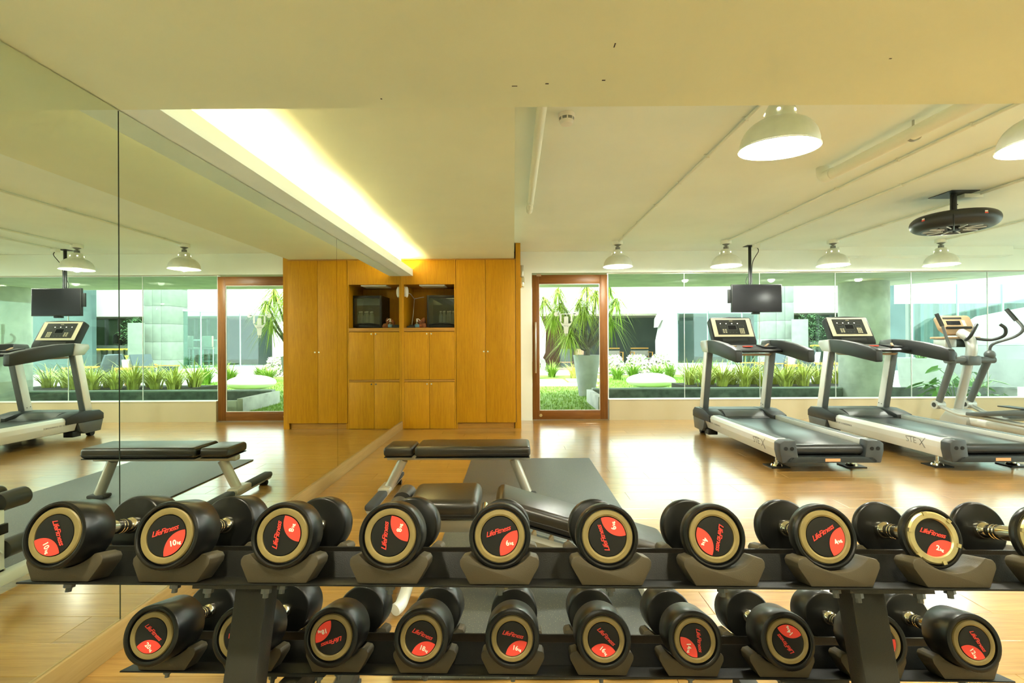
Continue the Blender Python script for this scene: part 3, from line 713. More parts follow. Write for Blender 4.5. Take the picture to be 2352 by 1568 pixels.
def dumbbell(k, i, kg, ang, rad, thick, label, broken=False, slide=0.0, dx=0.0):
    M_ = Matrix.Translation(RC) @ Matrix.Rotation(RA, 4, 'Z') @ tier_M(k)
    L_ = .135+2*thick
    zc = .0275+rad+.0008
    # saddles carry the inner edges of both heads
    y0 = .118-L_/2+slide
    M_ = M_ @ Matrix.Translation((SX[k][i]+dx, y0, zc))
    t = thing('dumbbell', label, 'dumbbell', M_.to_translation(), M_.to_euler(), 'dumbbells on the rack')
    fr_ = .84 if k == 0 else .79
    head, ring, disc = head_meshes(rad, thick, broken, fr_)
    h1 = link('head', head, 'urethane', t)
    h2 = link('head', head, 'urethane', t, (0, L_, 0), (0, 0, PI))
    rr = rad*fr_; dr_ = rr*.725
    for h, front in ((h1, True), (h2, False)):
        link('metal_ring' if broken else 'gold_ring', ring, 'brass_metal' if broken else 'gold', h)
    ld = link('label_disc', disc, 'label_black', t)
    ld.rotation_euler = (0, 0, 0)
    # flat print lies in the disc's face; its own frame has x = reading direction
    base = Matrix.Rotation(R(90), 4, 'X')
    def put(name, me, mt, x, y, s, d):
        o = link(name, me, mt, ld)
        o.matrix_local = base @ Matrix.Rotation(R(ang), 4, 'Z') @ Matrix.Translation((x*dr_, y*dr_, -.0012+d)) @ Matrix.Diagonal((s*dr_, s*dr_, .05, 1))
    put('red_patch', red, 'label_red', 0, 0, .98, .0002)
    put('brand_lettering', brand, 'print_red', -.02, .24, 1.0, .0008)
    put('weight_lettering', weight_mesh(kg), 'print_white', .40, -.47, .86, .0012)
    hl = L_-2*thick
    if hl not in handm:
        handm[hl] = MB().lathe([(.0, -.002), (.021, -.002), (.021, .010), (.0185, .016), (.0145, .022), (.0150, .026), (.0165, .030), (.0165, .036), (.0155, .0375), (.0165, .039), (.0165, .045), (.0155, .0465), (.0165, .048), (.0172, hl/2), (.0165, hl-.048), (.0155, hl-.0465), (.0165, hl-.045), (.0165, hl-.039), (.0155, hl-.0375), (.0165, hl-.036), (.0165, hl-.030), (.0150, hl-.026), (.0145, hl-.022), (.0185, hl-.016), (.021, hl-.010), (.021, hl+.002), (0, hl+.002)], 24, M=YM).mesh('handle', 25)
    link('handle', handm[hl], 'chrome', t, (0, thick, 0))
    return t
up = [(10, -60, .069, .082, ''), (10, 18, .069, .082, ''), (8, 86, .068, .058, ''), (8, 88, .068, .058, ''), (6, 17, .0665, .040, ''), (6, 108, .0665, .040, ''),
      (4, -104, .0665, .030, ''), (4, 30, .0665, .030, ''), (2, -15, .0645, .017, ''), (2, 60, .0645, .017, '')]
lab_u = ['10 kg black dumbbell at the mirror end of the upper rack shelf', '10 kg black dumbbell on the upper shelf, beside an 8 kg one',
         '8 kg black dumbbell with its lettering upright, next to the 10 kg pair', '8 kg black dumbbell with a scratched red patch, next to a 6 kg one',
         '6 kg black dumbbell with level lettering beside an 8 kg one', '6 kg black dumbbell with red patch turned to the top right',
         '4 kg black dumbbell with red patch turned to the left, beside a 6 kg one', '4 kg black dumbbell with red patch on the right, beside the bare metal ring',
         '2 kg dumbbell with bare notched brass ring around its label', '2 kg dumbbell with bare brass ring at the end of the upper shelf']
for i, (kg, ang, rad, th, _) in enumerate(up):
    dumbbell(0, i, kg, ang, rad, th, lab_u[i], broken=(kg == 2), dx=[-.003, .004, .004, .002, 0, -.004, -.008, -.008, -.010, -.008][i])
lo_ = [(20, -37, .0735, .112), (20, 20, .0735, .112), (18, 199, .0715, .105), (18, -20, .0715, .105), (16, -11, .0705, .098), (16, -43, .0705, .098),
       (14, -88, .069, .092), (14, 127, .069, .092), (12, 10, .068, .087), (12, -62, .068, .087)]
lab_l = ['20 kg black dumbbell at the mirror end of the lower rack shelf', '20 kg black dumbbell half hidden behind the rack upright near the mirror',
         '18 kg black dumbbell with its lettering upside down', '18 kg black dumbbell with lettering the right way up, beside a 16 kg one',
         '16 kg black dumbbell with nearly level lettering beside an 18 kg one', '16 kg black dumbbell with lettering slanting down, beside a 14 kg one',
         '14 kg black dumbbell with red patch on the lower left, beside a 16 kg one', '14 kg black dumbbell with red patch turned to the top',
         '12 kg black dumbbell hidden behind the rack upright beside a 14 kg one', '12 kg black dumbbell at the end of the lower rack shelf']
for i, (kg, ang, rad, th) in enumerate(lo_):
    dumbbell(1, i, kg, ang, rad, th, lab_l[i])

# ------------------------------------------------------------------ rubber mat
tag(MB().box(-.44, .77, 1.72, 4.97, .0005, .010, bev=.003).build('rubber_mat', 'rubber_mat'), 'black speckled rubber floor mat under the benches', 'mat')

# ------------------------------------------------------------------ flat bench
fb = thing('flat_bench', 'flat weight bench with brown-black padding in two pieces', 'bench', (-.43, 3.745, 0))
def pad(name, x0, x1, y0, y1, z0, z1, parent, bev=.03, M=None, mt='leather'):
    return MB().box(x0, x1, y0, y1, z0, z1, bev=bev, seg=5, M=M).build(name, mt, parent, ang=80)
p_ = pad('main_pad', -.315, .552, -.155, .155, .345, .425, fb, .028)
MB().box(-.306, .543, -.146, .146, .339, .345).build('pad_board', 'black_plastic', p_)
MB().tube([(-.30, -.1565, .372), (.54, -.1565, .372)], .0022, smooth=False).build('piping', 'leather_stitch', p_)
p_ = pad('head_pad', -.553, -.332, -.135, .135, .345, .418, fb, .026)
MB().box(-.545, -.34, -.126, .126, .339, .345).build('pad_board', 'black_plastic', p_)
MB().box(-.55, .555, -.035, .035, .298, .339, bev=.008).build('top_beam', 'bench_silver', fb)
MB().cyl((-.43, 0, .298), (-.545, 0, .075), .036, seg=20).build('leg', 'bench_silver', fb)
MB().cyl((.425, 0, .298), (.53, 0, .040), .036, seg=20).build('leg', 'bench_silver', fb)
MB().box(.465, .60, -.045, .045, .0105, .040, bev=.012).build('foot_plate', 'rubber_grip', fb)
MB().cyl((-.56, -.44, .055), (-.56, .44, .055), .030, seg=18).build('cross_foot', 'bench_silver', fb)
for s in (-1, 1):
    MB().box(-.598, -.522, s*.28-.17, s*.28+.17, .048, .094, bev=.018, seg=3).build('foot_grip', 'rubber_grip', fb)
    MB().cyl((-.592, s*.36, .02), (-.528, s*.36, .02), .02, seg=16).build('caster', 'black_plastic', fb)
MB().box(-.605, -.515, -.10, .10, .06, .10, bev=.012).build('sleeve', 'bench_silver', fb)

# ------------------------------------------------------------------ decline bench with foot rollers
db = thing('decline_bench', 'adjustable decline bench with black pads, foot rollers and notched adjuster', 'bench', (0, 2.36, 0))
# seat pad: pinched towards the rollers
sm = MB().box(-.50, -.165, -.155, .155, .385, .475, bev=.036, seg=5)
for v in sm.bm.verts:
    t_ = min(1, max(0, (v.co.x+.50)/.335))
    if v.co.z > .43:
        v.co.z += .008*math.sin(t_*PI)
        dx_ = (v.co.x+.49)/.09; dy_ = v.co.y/.05
        v.co.z -= .03*math.exp(-(dx_*dx_+dy_*dy_))
    v.co.z += .006*math.sin(v.co.x*40)*math.sin(v.co.y*35)*.4
p_ = sm.build('seat_pad', 'leather', db, ang=80)
MB().tube([(-.47, -.157, .415), (-.20, -.157, .413)], .002, smooth=False).build('stitching', 'leather_stitch', p_)
Mb = Matrix.Translation((-.10, 0, .400)) @ Matrix.Rotation(R(16.5), 4, 'Y')
p_ = MB().box(0, .86, -.145, .145, .0, .085, bev=.032, seg=5, M=Mb).build('back_pad', 'leather', db, ang=80)
MB().box(.02, .84, -.13, .13, -.008, .0, M=Mb).build('pad_board', 'black_plastic', p_)
MB().tube([Mb @ Vector((.03, -.147, .032)), Mb @ Vector((.83, -.147, .032))], .0025, smooth=False).build('piping', 'leather_stitch', p_)
MB().box(-.52, -.06, -.032, .032, .285, .345, bev=.006).build('seat_beam', 'bench_silver', db)
Mr = Matrix.Translation((-.10, 0, .31)) @ Matrix.Rotation(R(16.5), 4, 'Y')
MB().box(0, .80, -.03, .03, -.05, .01, bev=.005, M=Mr).build('back_beam', 'bench_silver', db)
lad = MB().box(.16, .66, -.062, -.036, .0, .028, M=Mr).build('adjuster_rail', 'silver_light', db)
for k in range(6):
    MB().prism([(.18+k*.085, .028), (.205+k*.085, .028), (.192+k*.085, .062)], -.064, -.034, 'xz', M=Mr).build('notch', 'steel', lad)
hb = MB().box(-.16, -.085, -.06, .06, .345, .378, bev=.004).build('hinge_bracket', 'bench_silver', db)
for s in (-.022, .022): MB().cyl((-.125+s, -.058, .388), (-.125+s, .058, .388), .0155, seg=16).build('hinge_roller', 'chrome', hb)
MB().cyl((-.135, -.064, .36), (-.135, -.060, .36), .011, seg=12).build('hinge_bolt', 'brass_metal', hb)
# roller post and feet
MB().box(-.60, -.55, -.025, .025, .05, .385, bev=.004).build('roller_post', 'frame_white', db)
for z_, rr, xx in ((.415, .047, -.556), (.185, .047, -.58)):
    r_ = MB().cyl((xx, -.26, z_), (xx, -.03, z_), rr, seg=24).sphere((xx, -.26, z_), rr, (1, .3, 1)).build('foot_roller', 'foam', db)
    r_ = MB().cyl((xx, .03, z_), (xx, .16, z_), rr, seg=24).sphere((xx, .16, z_), rr, (1, .3, 1)).build('foot_roller', 'foam', db)
    MB().cyl((xx, -.285, z_), (xx, .185, z_), .012, seg=12).build('roller_axle', 'chrome', db)
MB().box(-.615, -.525, -.03, .03, .27, .32, bev=.004).build('post_block', 'black_plastic', db)
MB().box(-.64, -.575, -.30, .34, .03, .085, bev=.006).build('front_foot', 'frame_white', db)
for s in (-.29, .33): MB().box(-.645, -.57, s-.025, s+.025, 0, .03, bev=.004).build('foot_cap', 'black_plastic', db)
MB().cyl((-.648, -.16, .055), (-.64, -.16, .055), .014, seg=12).build('foot_bolt', 'brass_metal', db)
MB().tube([(-.60, 0, .20), (-.50, -.10, .12), (-.50, -.22, .055), (-.52, -.27, .045)], .026, seg=14).build('curved_strut', 'frame_white', db)
MB().box(-.60, .70, -.03, .03, .055, .10, bev=.005).build('base_beam', 'bench_silver', db)
MB().box(.58, .64, -.28, .28, .03, .085, bev=.006).build('rear_foot', 'frame_white', db)
for s in (-.27, .27): MB().box(.575, .645, s-.025, s+.025, .0105, .03, bev=.004).build('foot_cap', 'black_plastic', db)

# ------------------------------------------------------------------ treadmills (local: +y towards the window)
def make_treadmill():
    t = thing('treadmill', '', 'treadmill')
    for s in (-1, 1):
        # side rails: rounded silver beam, lettering on its outer face
        sec = [(.335, .235), (.335, .290), (.42, .292), (.452, .283), (.465, .255), (.458, .20), (.43, .115), (.40, .105), (.335, .105)]
        rl = MB().prism([(s*x, z) for x, z in (sec if s > 0 else sec[::-1])], -.955, .66, 'xz', bev=.002).build('side_rail', 'silver_light', t)
        MB().box(min(s*.345, s*.415), max(s*.345, s*.415), -.90, .60, .2915, .2935).build('foot_grip', 'mid_grey', rl)
        if s < 0:
            T = Matrix.Translation((-.4635, 0, 0)) @ Matrix.Rotation(R(-90), 4, 'Z') @ Matrix.Rotation(R(90), 4, 'X')
            def lettering(name, me, y, z, tilt):
                o = link(name, me, 'print_grey', rl)
                # outer face leans inwards towards the floor
                o.matrix_local = Matrix.Translation((-.4655+(.255-z)*.125, y, z)) @ Matrix.Rotation(R(-90), 4, 'Z') @ Matrix.Rotation(R(90+tilt), 4, 'X')
            me = text_mesh('STE', .085, ext=.0008, space=.95, bold=-.001)
            lettering('brand_lettering', me, -.62, .213, 7)
            mx = MB()
            mx.prism([(.072, -.032), (.080, -.034), (.155, .052), (.147, .050)], -.0008, .0008, 'xy').prism([(.082, .026), (.092, .028), (.142, -.050), (.130, -.050)], -.0008, .0008, 'xy').prism([(-.085, .030), (.0, .040), (.092, .028), (.09, .024), (.0, .035), (-.083, .026)], -.0008, .0008, 'xy')
            lettering('brand_stroke', mx.mesh('brand_stroke', 0), -.64, .213, 7)
            me = text_mesh('S25T', .036, ext=.0006, align='LEFT'); lettering('model_lettering', me, .60, .245, 7)
            me = text_mesh('POWERED BY CONFIDENCE', .027, ext=.0006, align='LEFT', space=1.12); lettering('slogan_lettering', me, .60, .205, 7)
    MB().box(-.334, .334, -.90, .62, .12, .235).build('deck', 'black_plastic', t)
    MB().box(-.30, .30, -.985, .56, .236, .252, bev=.004).build('running_belt', 'belt', t)
    MB().cyl((-.30, -.985, .205), (.30, -.985, .205), .047, seg=28).build('rear_roller', 'belt', t)
    # rear end: two caps and a low bumper
    for s in (-1, 1):
        cp = MB().prism([(s*.305, .165), (s*.325, .297), (s*.43, .297), (s*.468, .270), (s*.468, .20), (s*.445, .095), (s*.38, .095), (s*.30, .150)], -1.062, -.957, 'xz', bev=.008).build('rear_cap', 'cap_grey', t)
        for q in (.36, .415): MB().cyl((s*q, -1.066, .225), (s*q, -1.060, .225), .017, seg=16).build('adjuster_hole', 'label_black', cp)
    bp_ = MB().prism([(-.37, .150), (.37, .150), (.44, .095), (-.44, .095)], -1.062, -.957, 'xz', bev=.006).build('rear_bumper', 'dark_grey', t)
    MB().box(-.06, .075, -1.0645, -1.061, .108, .135).build('notice_sticker', 'orange_sticker', bp_)
    # motor hood
    MB().prism([(.52, .258), (.60, .275), (.72, .335), (.98, .335), (1.02, .29), (1.02, .10), (.52, .10)], -.285, .285, 'yz', bev=.006).build('motor_hood', 'dark_grey', t)
    MB().prism([(.565, .262), (.60, .283), (.70, .330), (.66, .32), (.60, .292)], -.24, .24, 'yz').build('hood_scoop', 'mid_grey', t)
    for s in (-1, 1):
        a, b_ = sorted((s*.288, s*.478))
        MB().prism([(.50, .292), (.62, .325), (.74, .345), (.98, .335), (1.045, .285), (1.045, .205), (.50, .205), (.50, .25)], a, b_, 'yz', bev=.010).build('front_shroud', 'dark_grey', t)
        a, b_ = sorted((s*.30, s*.472))
        MB().prism([(.665, .203), (1.04, .203), (1.0, .06), (.76, .055), (.70, .10)], a, b_, 'yz', bev=.006).build('lower_shroud', 'mid_grey', t)
        MB().cyl((s*.36, .93, .038), (s*.42, .93, .038), .038, seg=18).build('transport_wheel', 'black_plastic', t)
        MB().box(min(s*.32, s*.44), max(s*.32, s*.44), .62, .74, .03, .10, bev=.006).build('front_foot', 'black_plastic', t)
        # rear leveller
        f_ = MB().cyl((s*.36, -.80, .045), (s*.36, -.80, .13), .011, seg=12).cyl((s*.36, -.80, .010), (s*.36, -.80, .028), .052, .044, seg=22).cyl((s*.36, -.80, .028), (s*.36, -.80, .045), .02, seg=14).build('leveller', 'chrome', t)
        MB().box(s*.36-.09, s*.36+.09, -.88, -.72, 0, .0095).build('foot_plate', 'black_plastic', f_)
        # uprights, silver outside, dark inner face
        U = Matrix.Translation((0, .87, .325)) @ Matrix.Rotation(R(11.5), 4, 'X')
        a, b_ = sorted((s*.355, s*.435))
        u = MB().box(a, b_, -.05, .05, 0, .79, bev=.008, M=U).build('upright', 'silver_light', t)
        MB().box(a+.006, b_-.006, -.066, -.0505, .0, .77, bev=.003, M=U).build('upright_strip', 'mid_grey', u)
        for q in (-.02, .025): MB().cyl((s*.352, q, .06), (s*.358, q, .06), .006, seg=8, M=U).build('screw', 'gap', u)
        # arm: pale knuckle at the far end, dark grip towards the runner
        a, b_ = sorted((s*.35, s*.44))
        MB().prism([(.86, 1.205), (.67, 1.215), (.64, 1.06), (.80, 1.065), (.88, 1.16)], a, b_, 'yz', bev=.012).build('arm_knuckle', 'mid_grey' if s > 0 else 'silver_paint', t)
        a, b_ = sorted((s*.36, s*.432))
        ap = [(.665, 1.216), (.45, 1.205), (.20, 1.172), (-.02, 1.128), (-.115, 1.100)]
        bt_ = [(-.130, 1.085), (-.135, .975), (-.12, .962), (.10, .992), (.35, 1.030), (.635, 1.062)]
        MB().prism(ap+bt_, a, b_, 'yz', bev=.012).build('arm_grip', 'dark_grey', t)
    # dashboard between the arms
    MB().prism([(.36, 1.06), (.82, 1.085), (.82, 1.145), (.70, 1.155), (.40, 1.105), (.355, 1.085)], -.35, .35, 'yz', bev=.006).build('dashboard', 'black_plastic', t)
    MB().prism([(.45, 1.045), (.80, 1.045), (.74, 1.02), (.50, 1.02)], -.27, .27, 'yz').build('dashboard_underside', 'bronze_plastic', t)
    MB().box(-.05, .05, .47, .53, 1.128, 1.142, bev=.003, M=None).build('stop_button', 'red_plastic', t)
    for s in (-1, 1):
        Q = Matrix.Translation((s*.245, .52, 1.135)) @ Matrix.Rotation(R(8), 4, 'X')
        MB().box(-.075, .075, -.10, .12, -.006, .006, bev=.004, M=Q).build('tray_rim', 'black_plastic', t)
        MB().box(-.012, .012, -.12, .12, .008, .022, bev=.004, M=Q @ Matrix.Rotation(R(-35*s), 4, 'Z')).build('sensor_bar', 'bronze_plastic', t)
    # console, leaning back towards the window
    K = Matrix.Translation((0, .80, 1.155)) @ Matrix.Rotation(R(-29), 4, 'X')
    cs = MB().prism([(-.262, 0), (.262, 0), (.276, .05), (.276, .385), (.255, .408), (.0, .418), (-.255, .408), (-.276, .385), (-.276, .05)], -.005, .085, 'xz', bev=.008, M=K).build('console', 'black_plastic', t)
    MB().box(-.255, .255, -.0075, -.005, .115, .392, M=K).build('console_frame', 'cream', cs)
    MB().box(-.20, .20, -.0095, -.0075, .145, .370, M=K).build('console_panel', 'panel_dark', cs)
    MB().box(-.16, .16, -.0075, -.005, .045, .09, M=K).build('console_slot', 'panel_dark', cs)
    def outline(x0, x1, z0, z1, w_=.003):
        return MB().box(x0, x1, -.0105, -.0095, z0, z0+w_, M=K).box(x0, x1, -.0105, -.0095, z1-w_, z1, M=K).box(x0, x0+w_, -.0105, -.0095, z0, z1, M=K).box(x1-w_, x1, -.0105, -.0095, z0, z1, M=K)
    outline(-.062, .058, .215, .290, .004).build('display_outline', 'mid_grey', cs)
    MB().box(-.052, .048, -.0104, -.0095, .224, .281, M=K).build('display', 'screen', cs)
    outline(-.155, -.085, .255, .285).build('display_outline', 'mid_grey', cs); outline(.085, .155, .255, .285).build('display_outline', 'mid_grey', cs)
    outline(-.145, -.075, .165, .235).build('display_outline', 'mid_grey', cs)
    for i in range(4):
        MB().box(-.150+i*.075, -.138+i*.075, -.0108, -.0095, .305, .316, M=K).build('indicator', 'led', cs)
    for i in range(2):
        for j in range(3): MB().box(-.132+i*.030, -.112+i*.030, -.0108, -.0095, .171+j*.021, .184+j*.021, M=K).build('key', 'button', cs)
    for i in range(3):
        for j in range(4): MB().box(.088+i*.022, .104+i*.022, -.0108, -.0095, .160+j*.021, .174+j*.021, M=K).build('key', 'button', cs)
    for i in range(3): MB().box(-.05+i*.042, -.036+i*.042, -.0106, -.0095, .172, .180, M=K).build('key', 'mid_grey', cs)
    MB().box(-.11, .12, -.0103, -.0095, .328, .331, M=K).build('panel_line', 'gap', cs)
    o = link('console_lettering', text_mesh('STEX', .020, shear=.2, ext=.0004), 'button', cs)
    o.matrix_local = K @ Matrix.Translation((0, -.0102, .350)) @ Matrix.Rotation(R(90), 4, 'X')
    return t
TY = 5.44
tm1 = make_treadmill(); tm1.location = (2.87, TY, 0)
tag(tm1, 'white and grey treadmill standing nearer the glass door', 'treadmill', 'treadmills facing the window')
tm2 = copy_tree(tm1); tm2.location = (4.405, TY, 0)
tag(tm2, 'white and grey treadmill standing between the other treadmill and the elliptical trainer')

# ------------------------------------------------------------------ elliptical trainer
el = thing('elliptical_trainer', 'silver and grey elliptical trainer with bronze console by the window', 'elliptical', (6.15, 6.72, 0))
MB().tube([(0, -.05, .12), (0, -.8, .12), (0, -1.75, .12)], .075, seg=20).build('base_tube', 'silver_light', el)
MB().prism([(.16, .0), (.17, .10), (.05, .245), (-.06, .255), (-.20, .215), (-.26, .12), (-.24, .01)], -.125, .125, 'yz', bev=.03).build('front_cover', 'silver_paint', el)
MB().box(-.28, .28, .06, .14, .0, .06, bev=.02).build('front_foot', 'silver_paint', el)
MB().box(-.30, .30, -1.80, -1.70, .0, .09, bev=.03).build('rear_foot', 'silver_paint', el)
MB().cyl((0, .0, .22), (0, -.17, .92), .052, seg=20).build('post', 'silver_paint', el)
MB().tube([(0, -.17, .90), (0, -.21, 1.08), (0, -.17, 1.22), (0, -.05, 1.30)], .062, seg=18).build('neck', 'silver_paint', el)
MB().cyl((-.33, -.19, .93), (.31, -.19, .93), .045, seg=20).box(-.09, .09, -.26, -.12, .86, .99, bev=.02).build('pivot_bar', 'mid_grey', el)
for s, ph in ((-1, -.10), (1, .05)):
    xs = s*.235
    MB().cyl((xs, -.19, .93), (xs, .06+ph*.3, .34), .044, .040, seg=18).build('swing_arm', 'mid_grey', el)
    j_ = MB().cyl((xs-.06, .07+ph*.3, .30), (xs+.06, .07+ph*.3, .30), .058, seg=22).build('swing_joint', 'silver_paint', el)
    MB().cyl((xs-.064, .07+ph*.3, .30), (xs+.064, .07+ph*.3, .30), .032, seg=18).build('joint_cap', 'dark_grey', j_)
    MB().tube([(xs, .05+ph*.3, .29), (xs, -.25, .20-ph*.2), (xs, -.55, .20-ph*.2), (xs, -1.35, .30+ph)], .026, seg=14).build('link_bar', 'silver_paint', el)
    MB().prism([(-.45, .25-ph*.2), (-.62, .275-ph*.2), (-1.05, .36-ph*.2), (-1.30, .37-ph*.2), (-1.30, .31-ph*.2), (-1.05, .29-ph*.2), (-.60, .215-ph*.2), (-.45, .205-ph*.2)], xs-.085, xs+.085, 'yz', bev=.012).build('pedal', 'mid_grey', el)
    MB().box(xs-.07, xs+.07, -1.25, -.85, .372-ph*.2, .385-ph*.2, bev=.004).build('pedal_tread', 'black_plastic', el)
    MB().sphere((s*.26, -.19, 1.00), .062).build('handle_ball', 'mid_grey', el)
    if s > 0: hp = [(.26, -.19, 1.02), (.27, -.22, 1.14), (.36, -.42, 1.24), (.385, -.50, 1.34), (.36, -.44, 1.46)]; gp = [(.36, -.44, 1.45), (.315, -.36, 1.60)]
    else: hp = [(-.26, -.19, 1.02), (-.27, -.18, 1.12), (-.30, -.16, 1.25), (-.33, -.14, 1.40)]; gp = [(-.33, -.14, 1.39), (-.375, -.10, 1.56)]
    MB().tube(hp, .017, seg=12).build('moving_handle', 'mid_grey', el)
    MB().tube(gp, .024, seg=14).build('handle_grip', 'dark_grey', el)
    MB().tube([(s*.05, -.19, 1.22), (s*.16, -.30, 1.20), (s*.215, -.42, 1.25), (s*.20, -.46, 1.34), (s*.15, -.44, 1.40)], .019, seg=12).build('fixed_handle', 'dark_grey', el)
K = Matrix.Translation((0, -.02, 1.27)) @ Matrix.Rotation(R(-24), 4, 'X')
ec = MB().prism([(-.15, 0), (.15, 0), (.23, .09), (.235, .26), (.20, .29), (-.20, .29), (-.235, .26), (-.23, .09)], -.03, .04, 'xz', bev=.015, M=K).build('console', 'bronze_plastic', el)
MB().box(-.13, .06, -.034, -.030, .14, .20, M=K).build('display', 'screen', ec)
MB().box(-.16, .10, -.034, -.030, .23, .255, M=K).build('display_strip', 'dark_grey', ec)
MB().box(.09, .13, -.034, -.030, .12, .21, M=K).build('key_strip', 'button', ec)
MB().box(-.17, .17, -.06, -.03, .075, .10, M=K).build('ledge', 'black_plastic', ec)
tr_ = MB().box(-.25, .25, -.08, .16, 1.215, 1.245, bev=.01).build('tray', 'bronze_plastic', el)
MB().box(-.22, -.06, -.06, .14, 1.10, 1.214, bev=.015).build('bottle_holder', 'silver_paint', tr_)
MB().box(.06, .22, -.06, .14, 1.10, 1.214, bev=.015).build('bottle_holder', 'dark_grey', tr_)
MB().box(-.17, .17, -1.95, -1.45, .09, .50, bev=.06, seg=3).build('drive_cover', 'silver_light', el)

# ------------------------------------------------------------------ courtyard
GZ = .05
struct(MB().box(-12, 34, 7.62, 45, -.15, GZ-.03).build('ground', 'ext_paving'))
struct(MB().box(9.2, 34, -14, 7.62, -.15, GZ-.03).build('ground_side', 'ext_paving'))
cnp = [(-2.2, 7.62), (9.6, 7.62), (8.75, 8.05), (8.2, 9.05), (7.6, 9.7), (-2.2, 9.7)]
cy = struct(MB().prism(cnp, 2.30, 2.62, 'xy').build('canopy', 'ext_canopy'))
for x in (6.45, 7.75):
    MB().cyl((x, 8.75, 2.294), (x, 8.75, 2.30), .20, seg=32).build('recessed_ring', 'cream', cy)
MB().box(-2.2, 7.6, 9.70, 9.74, 2.30, 3.1).build('canopy_edge', 'ext_white', cy)
lw = struct(MB().box(-3.5, 5.9, 7.64, 16.8, -.1, GZ).build('lawn', 'grass'))
# near grass, uncountable blades
gb = []; gf = []
def blade_into(vs_, fs, p, h, w_, lean, az, segs=2, droop=0.0):
    d = Vector((math.cos(az), math.sin(az), 0)); sd = Vector((-d.y, d.x, 0)); i0 = len(vs_)
    for k in range(segs+1):
        t = k/segs; ww = w_*(1-t)**.7 if k < segs else 0
        q = Vector(p)+d*(lean*t**1.5)+Vector((0, 0, h*t-droop*t*t))
        if k < segs: vs_ += [q-sd*ww, q+sd*ww]
        else: vs_.append(q)
    for k in range(segs-1): fs.append((i0+2*k, i0+2*k+1, i0+2*k+3, i0+2*k+2))
    n = i0+2*(segs-1); fs.append((n, n+1, n+2))
rg = random.Random(3)
for k in range(20000):
    y = 7.66+7.6*rg.random()**1.4; x = rg.uniform(-.4, 5.8)
    if 1.34 < x and 7.9 < y < 9.5: continue
    if 3.5 < x and 9.4 < y < 10.9: continue
    if (x-1.56)**2+(y-10.35)**2 < .05 or ((x-3.38)/.6)**2+((y-11.9)/.42)**2 < 1: continue
    if 12.3 < y and x < 2.3: continue
    blade_into(gb, gf, (x, y, GZ), rg.uniform(.025, .06), rg.uniform(.004, .009), rg.uniform(.0, .04), rg.uniform(0, 6.28))
me = bpy.data.meshes.new('grass_blades'); me.from_pydata([tuple(v) for v in gb], [], gf)
tag(link('grass_blades', me, 'blade'), 'short bright green grass blades of the courtyard lawn', 'grass', kind='stuff')
# stepping slabs
for i, (a, b_, c, d) in enumerate([(-.8, .55, 12.5, 13.3), (.62, 2.2, 12.6, 13.5), (-.8, .5, 13.4, 14.5), (.6, 1.5, 13.7, 14.8), (1.6, 2.6, 13.9, 15.0)]):
    tag(MB().box(a, b_, c, d, GZ-.02, GZ+.02, bev=.006).build('paving_slab', 'ext_paving'),
        ['pale paving slab at the outer edge of the lawn path', 'large pale paving slab behind the tall planter', 'pale paving slab beside the striped grass clump', 'pale paving slab deeper in the lawn path', 'pale paving slab at the end of the lawn path'][i], 'slab', 'paving slabs in the lawn')
# low concrete trough outside the window
tg = thing('planter_trough', 'long low grey concrete trough outside the window', 'planter', (1.50, 8.05, GZ))
TL = 4.75
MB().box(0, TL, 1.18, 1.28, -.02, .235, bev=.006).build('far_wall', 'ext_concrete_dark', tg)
MB().box(0, TL, 0, .08, -.02, .20, bev=.006).build('near_wall', 'ext_concrete', tg)
MB().box(-.10, 0, 0, 1.28, -.02, .235, bev=.006).build('end_wall', 'ext_concrete', tg)
MB().box(0, TL, 1.17, 1.30, .235, .262).build('coping', 'ext_stone', tg)
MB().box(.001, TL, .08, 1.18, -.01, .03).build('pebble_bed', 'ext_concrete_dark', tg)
# strappy plants
def strappy(name, lab, loc, n, h, spread, mt, grp, w_=.014, seed=0, droop=.5):
    r_ = random.Random(seed); vs_ = []; fs = []
    for k in range(n):
        a = r_.uniform(0, 6.28); hh = h*r_.uniform(.6, 1.1); ln = spread*r_.uniform(.3, 1.1)
        rr = r_.uniform(0, spread*.25)
        blade_into(vs_, fs, (rr*math.cos(a), rr*math.sin(a), 0), hh*1.5, w_*r_.uniform(.7, 1.2), ln, a+r_.uniform(-.4, .4), 5, hh*droop*r_.uniform(.6, 1.4))
    me = bpy.data.meshes.new(name); me.from_pydata([tuple(v) for v in vs_], [], fs)
    t = thing(name, lab, 'plant', loc, group=grp)
    link('foliage', me, mt, t); MB().cyl((0, 0, -.03), (0, 0, .04), .03, .015, seg=8).build('crown', 'leaf_green', t)
    return t
struct(MB().box(3.55, 7.6, 9.42, 10.9, -.1, .27).build('planting_bed', 'soil'))
sx = [(3.9+.42*i, 9.95+.08*(i % 2), .40+.05*(i % 3)) for i in range(6)]+[(3.8+.46*i, 10.45+.06*(i % 2), .46-.04*(i % 3)) for i in range(8)]
sx.sort()
for i, (x, y, h) in enumerate(sx):
    strappy('spider_plant', 'yellow-green striped spider plant in the bed behind the concrete trough', (x, y, .27), 85, h*1.1, .46, 'leaf_pale', 'striped plants behind the trough', .016, 20+i, .62)
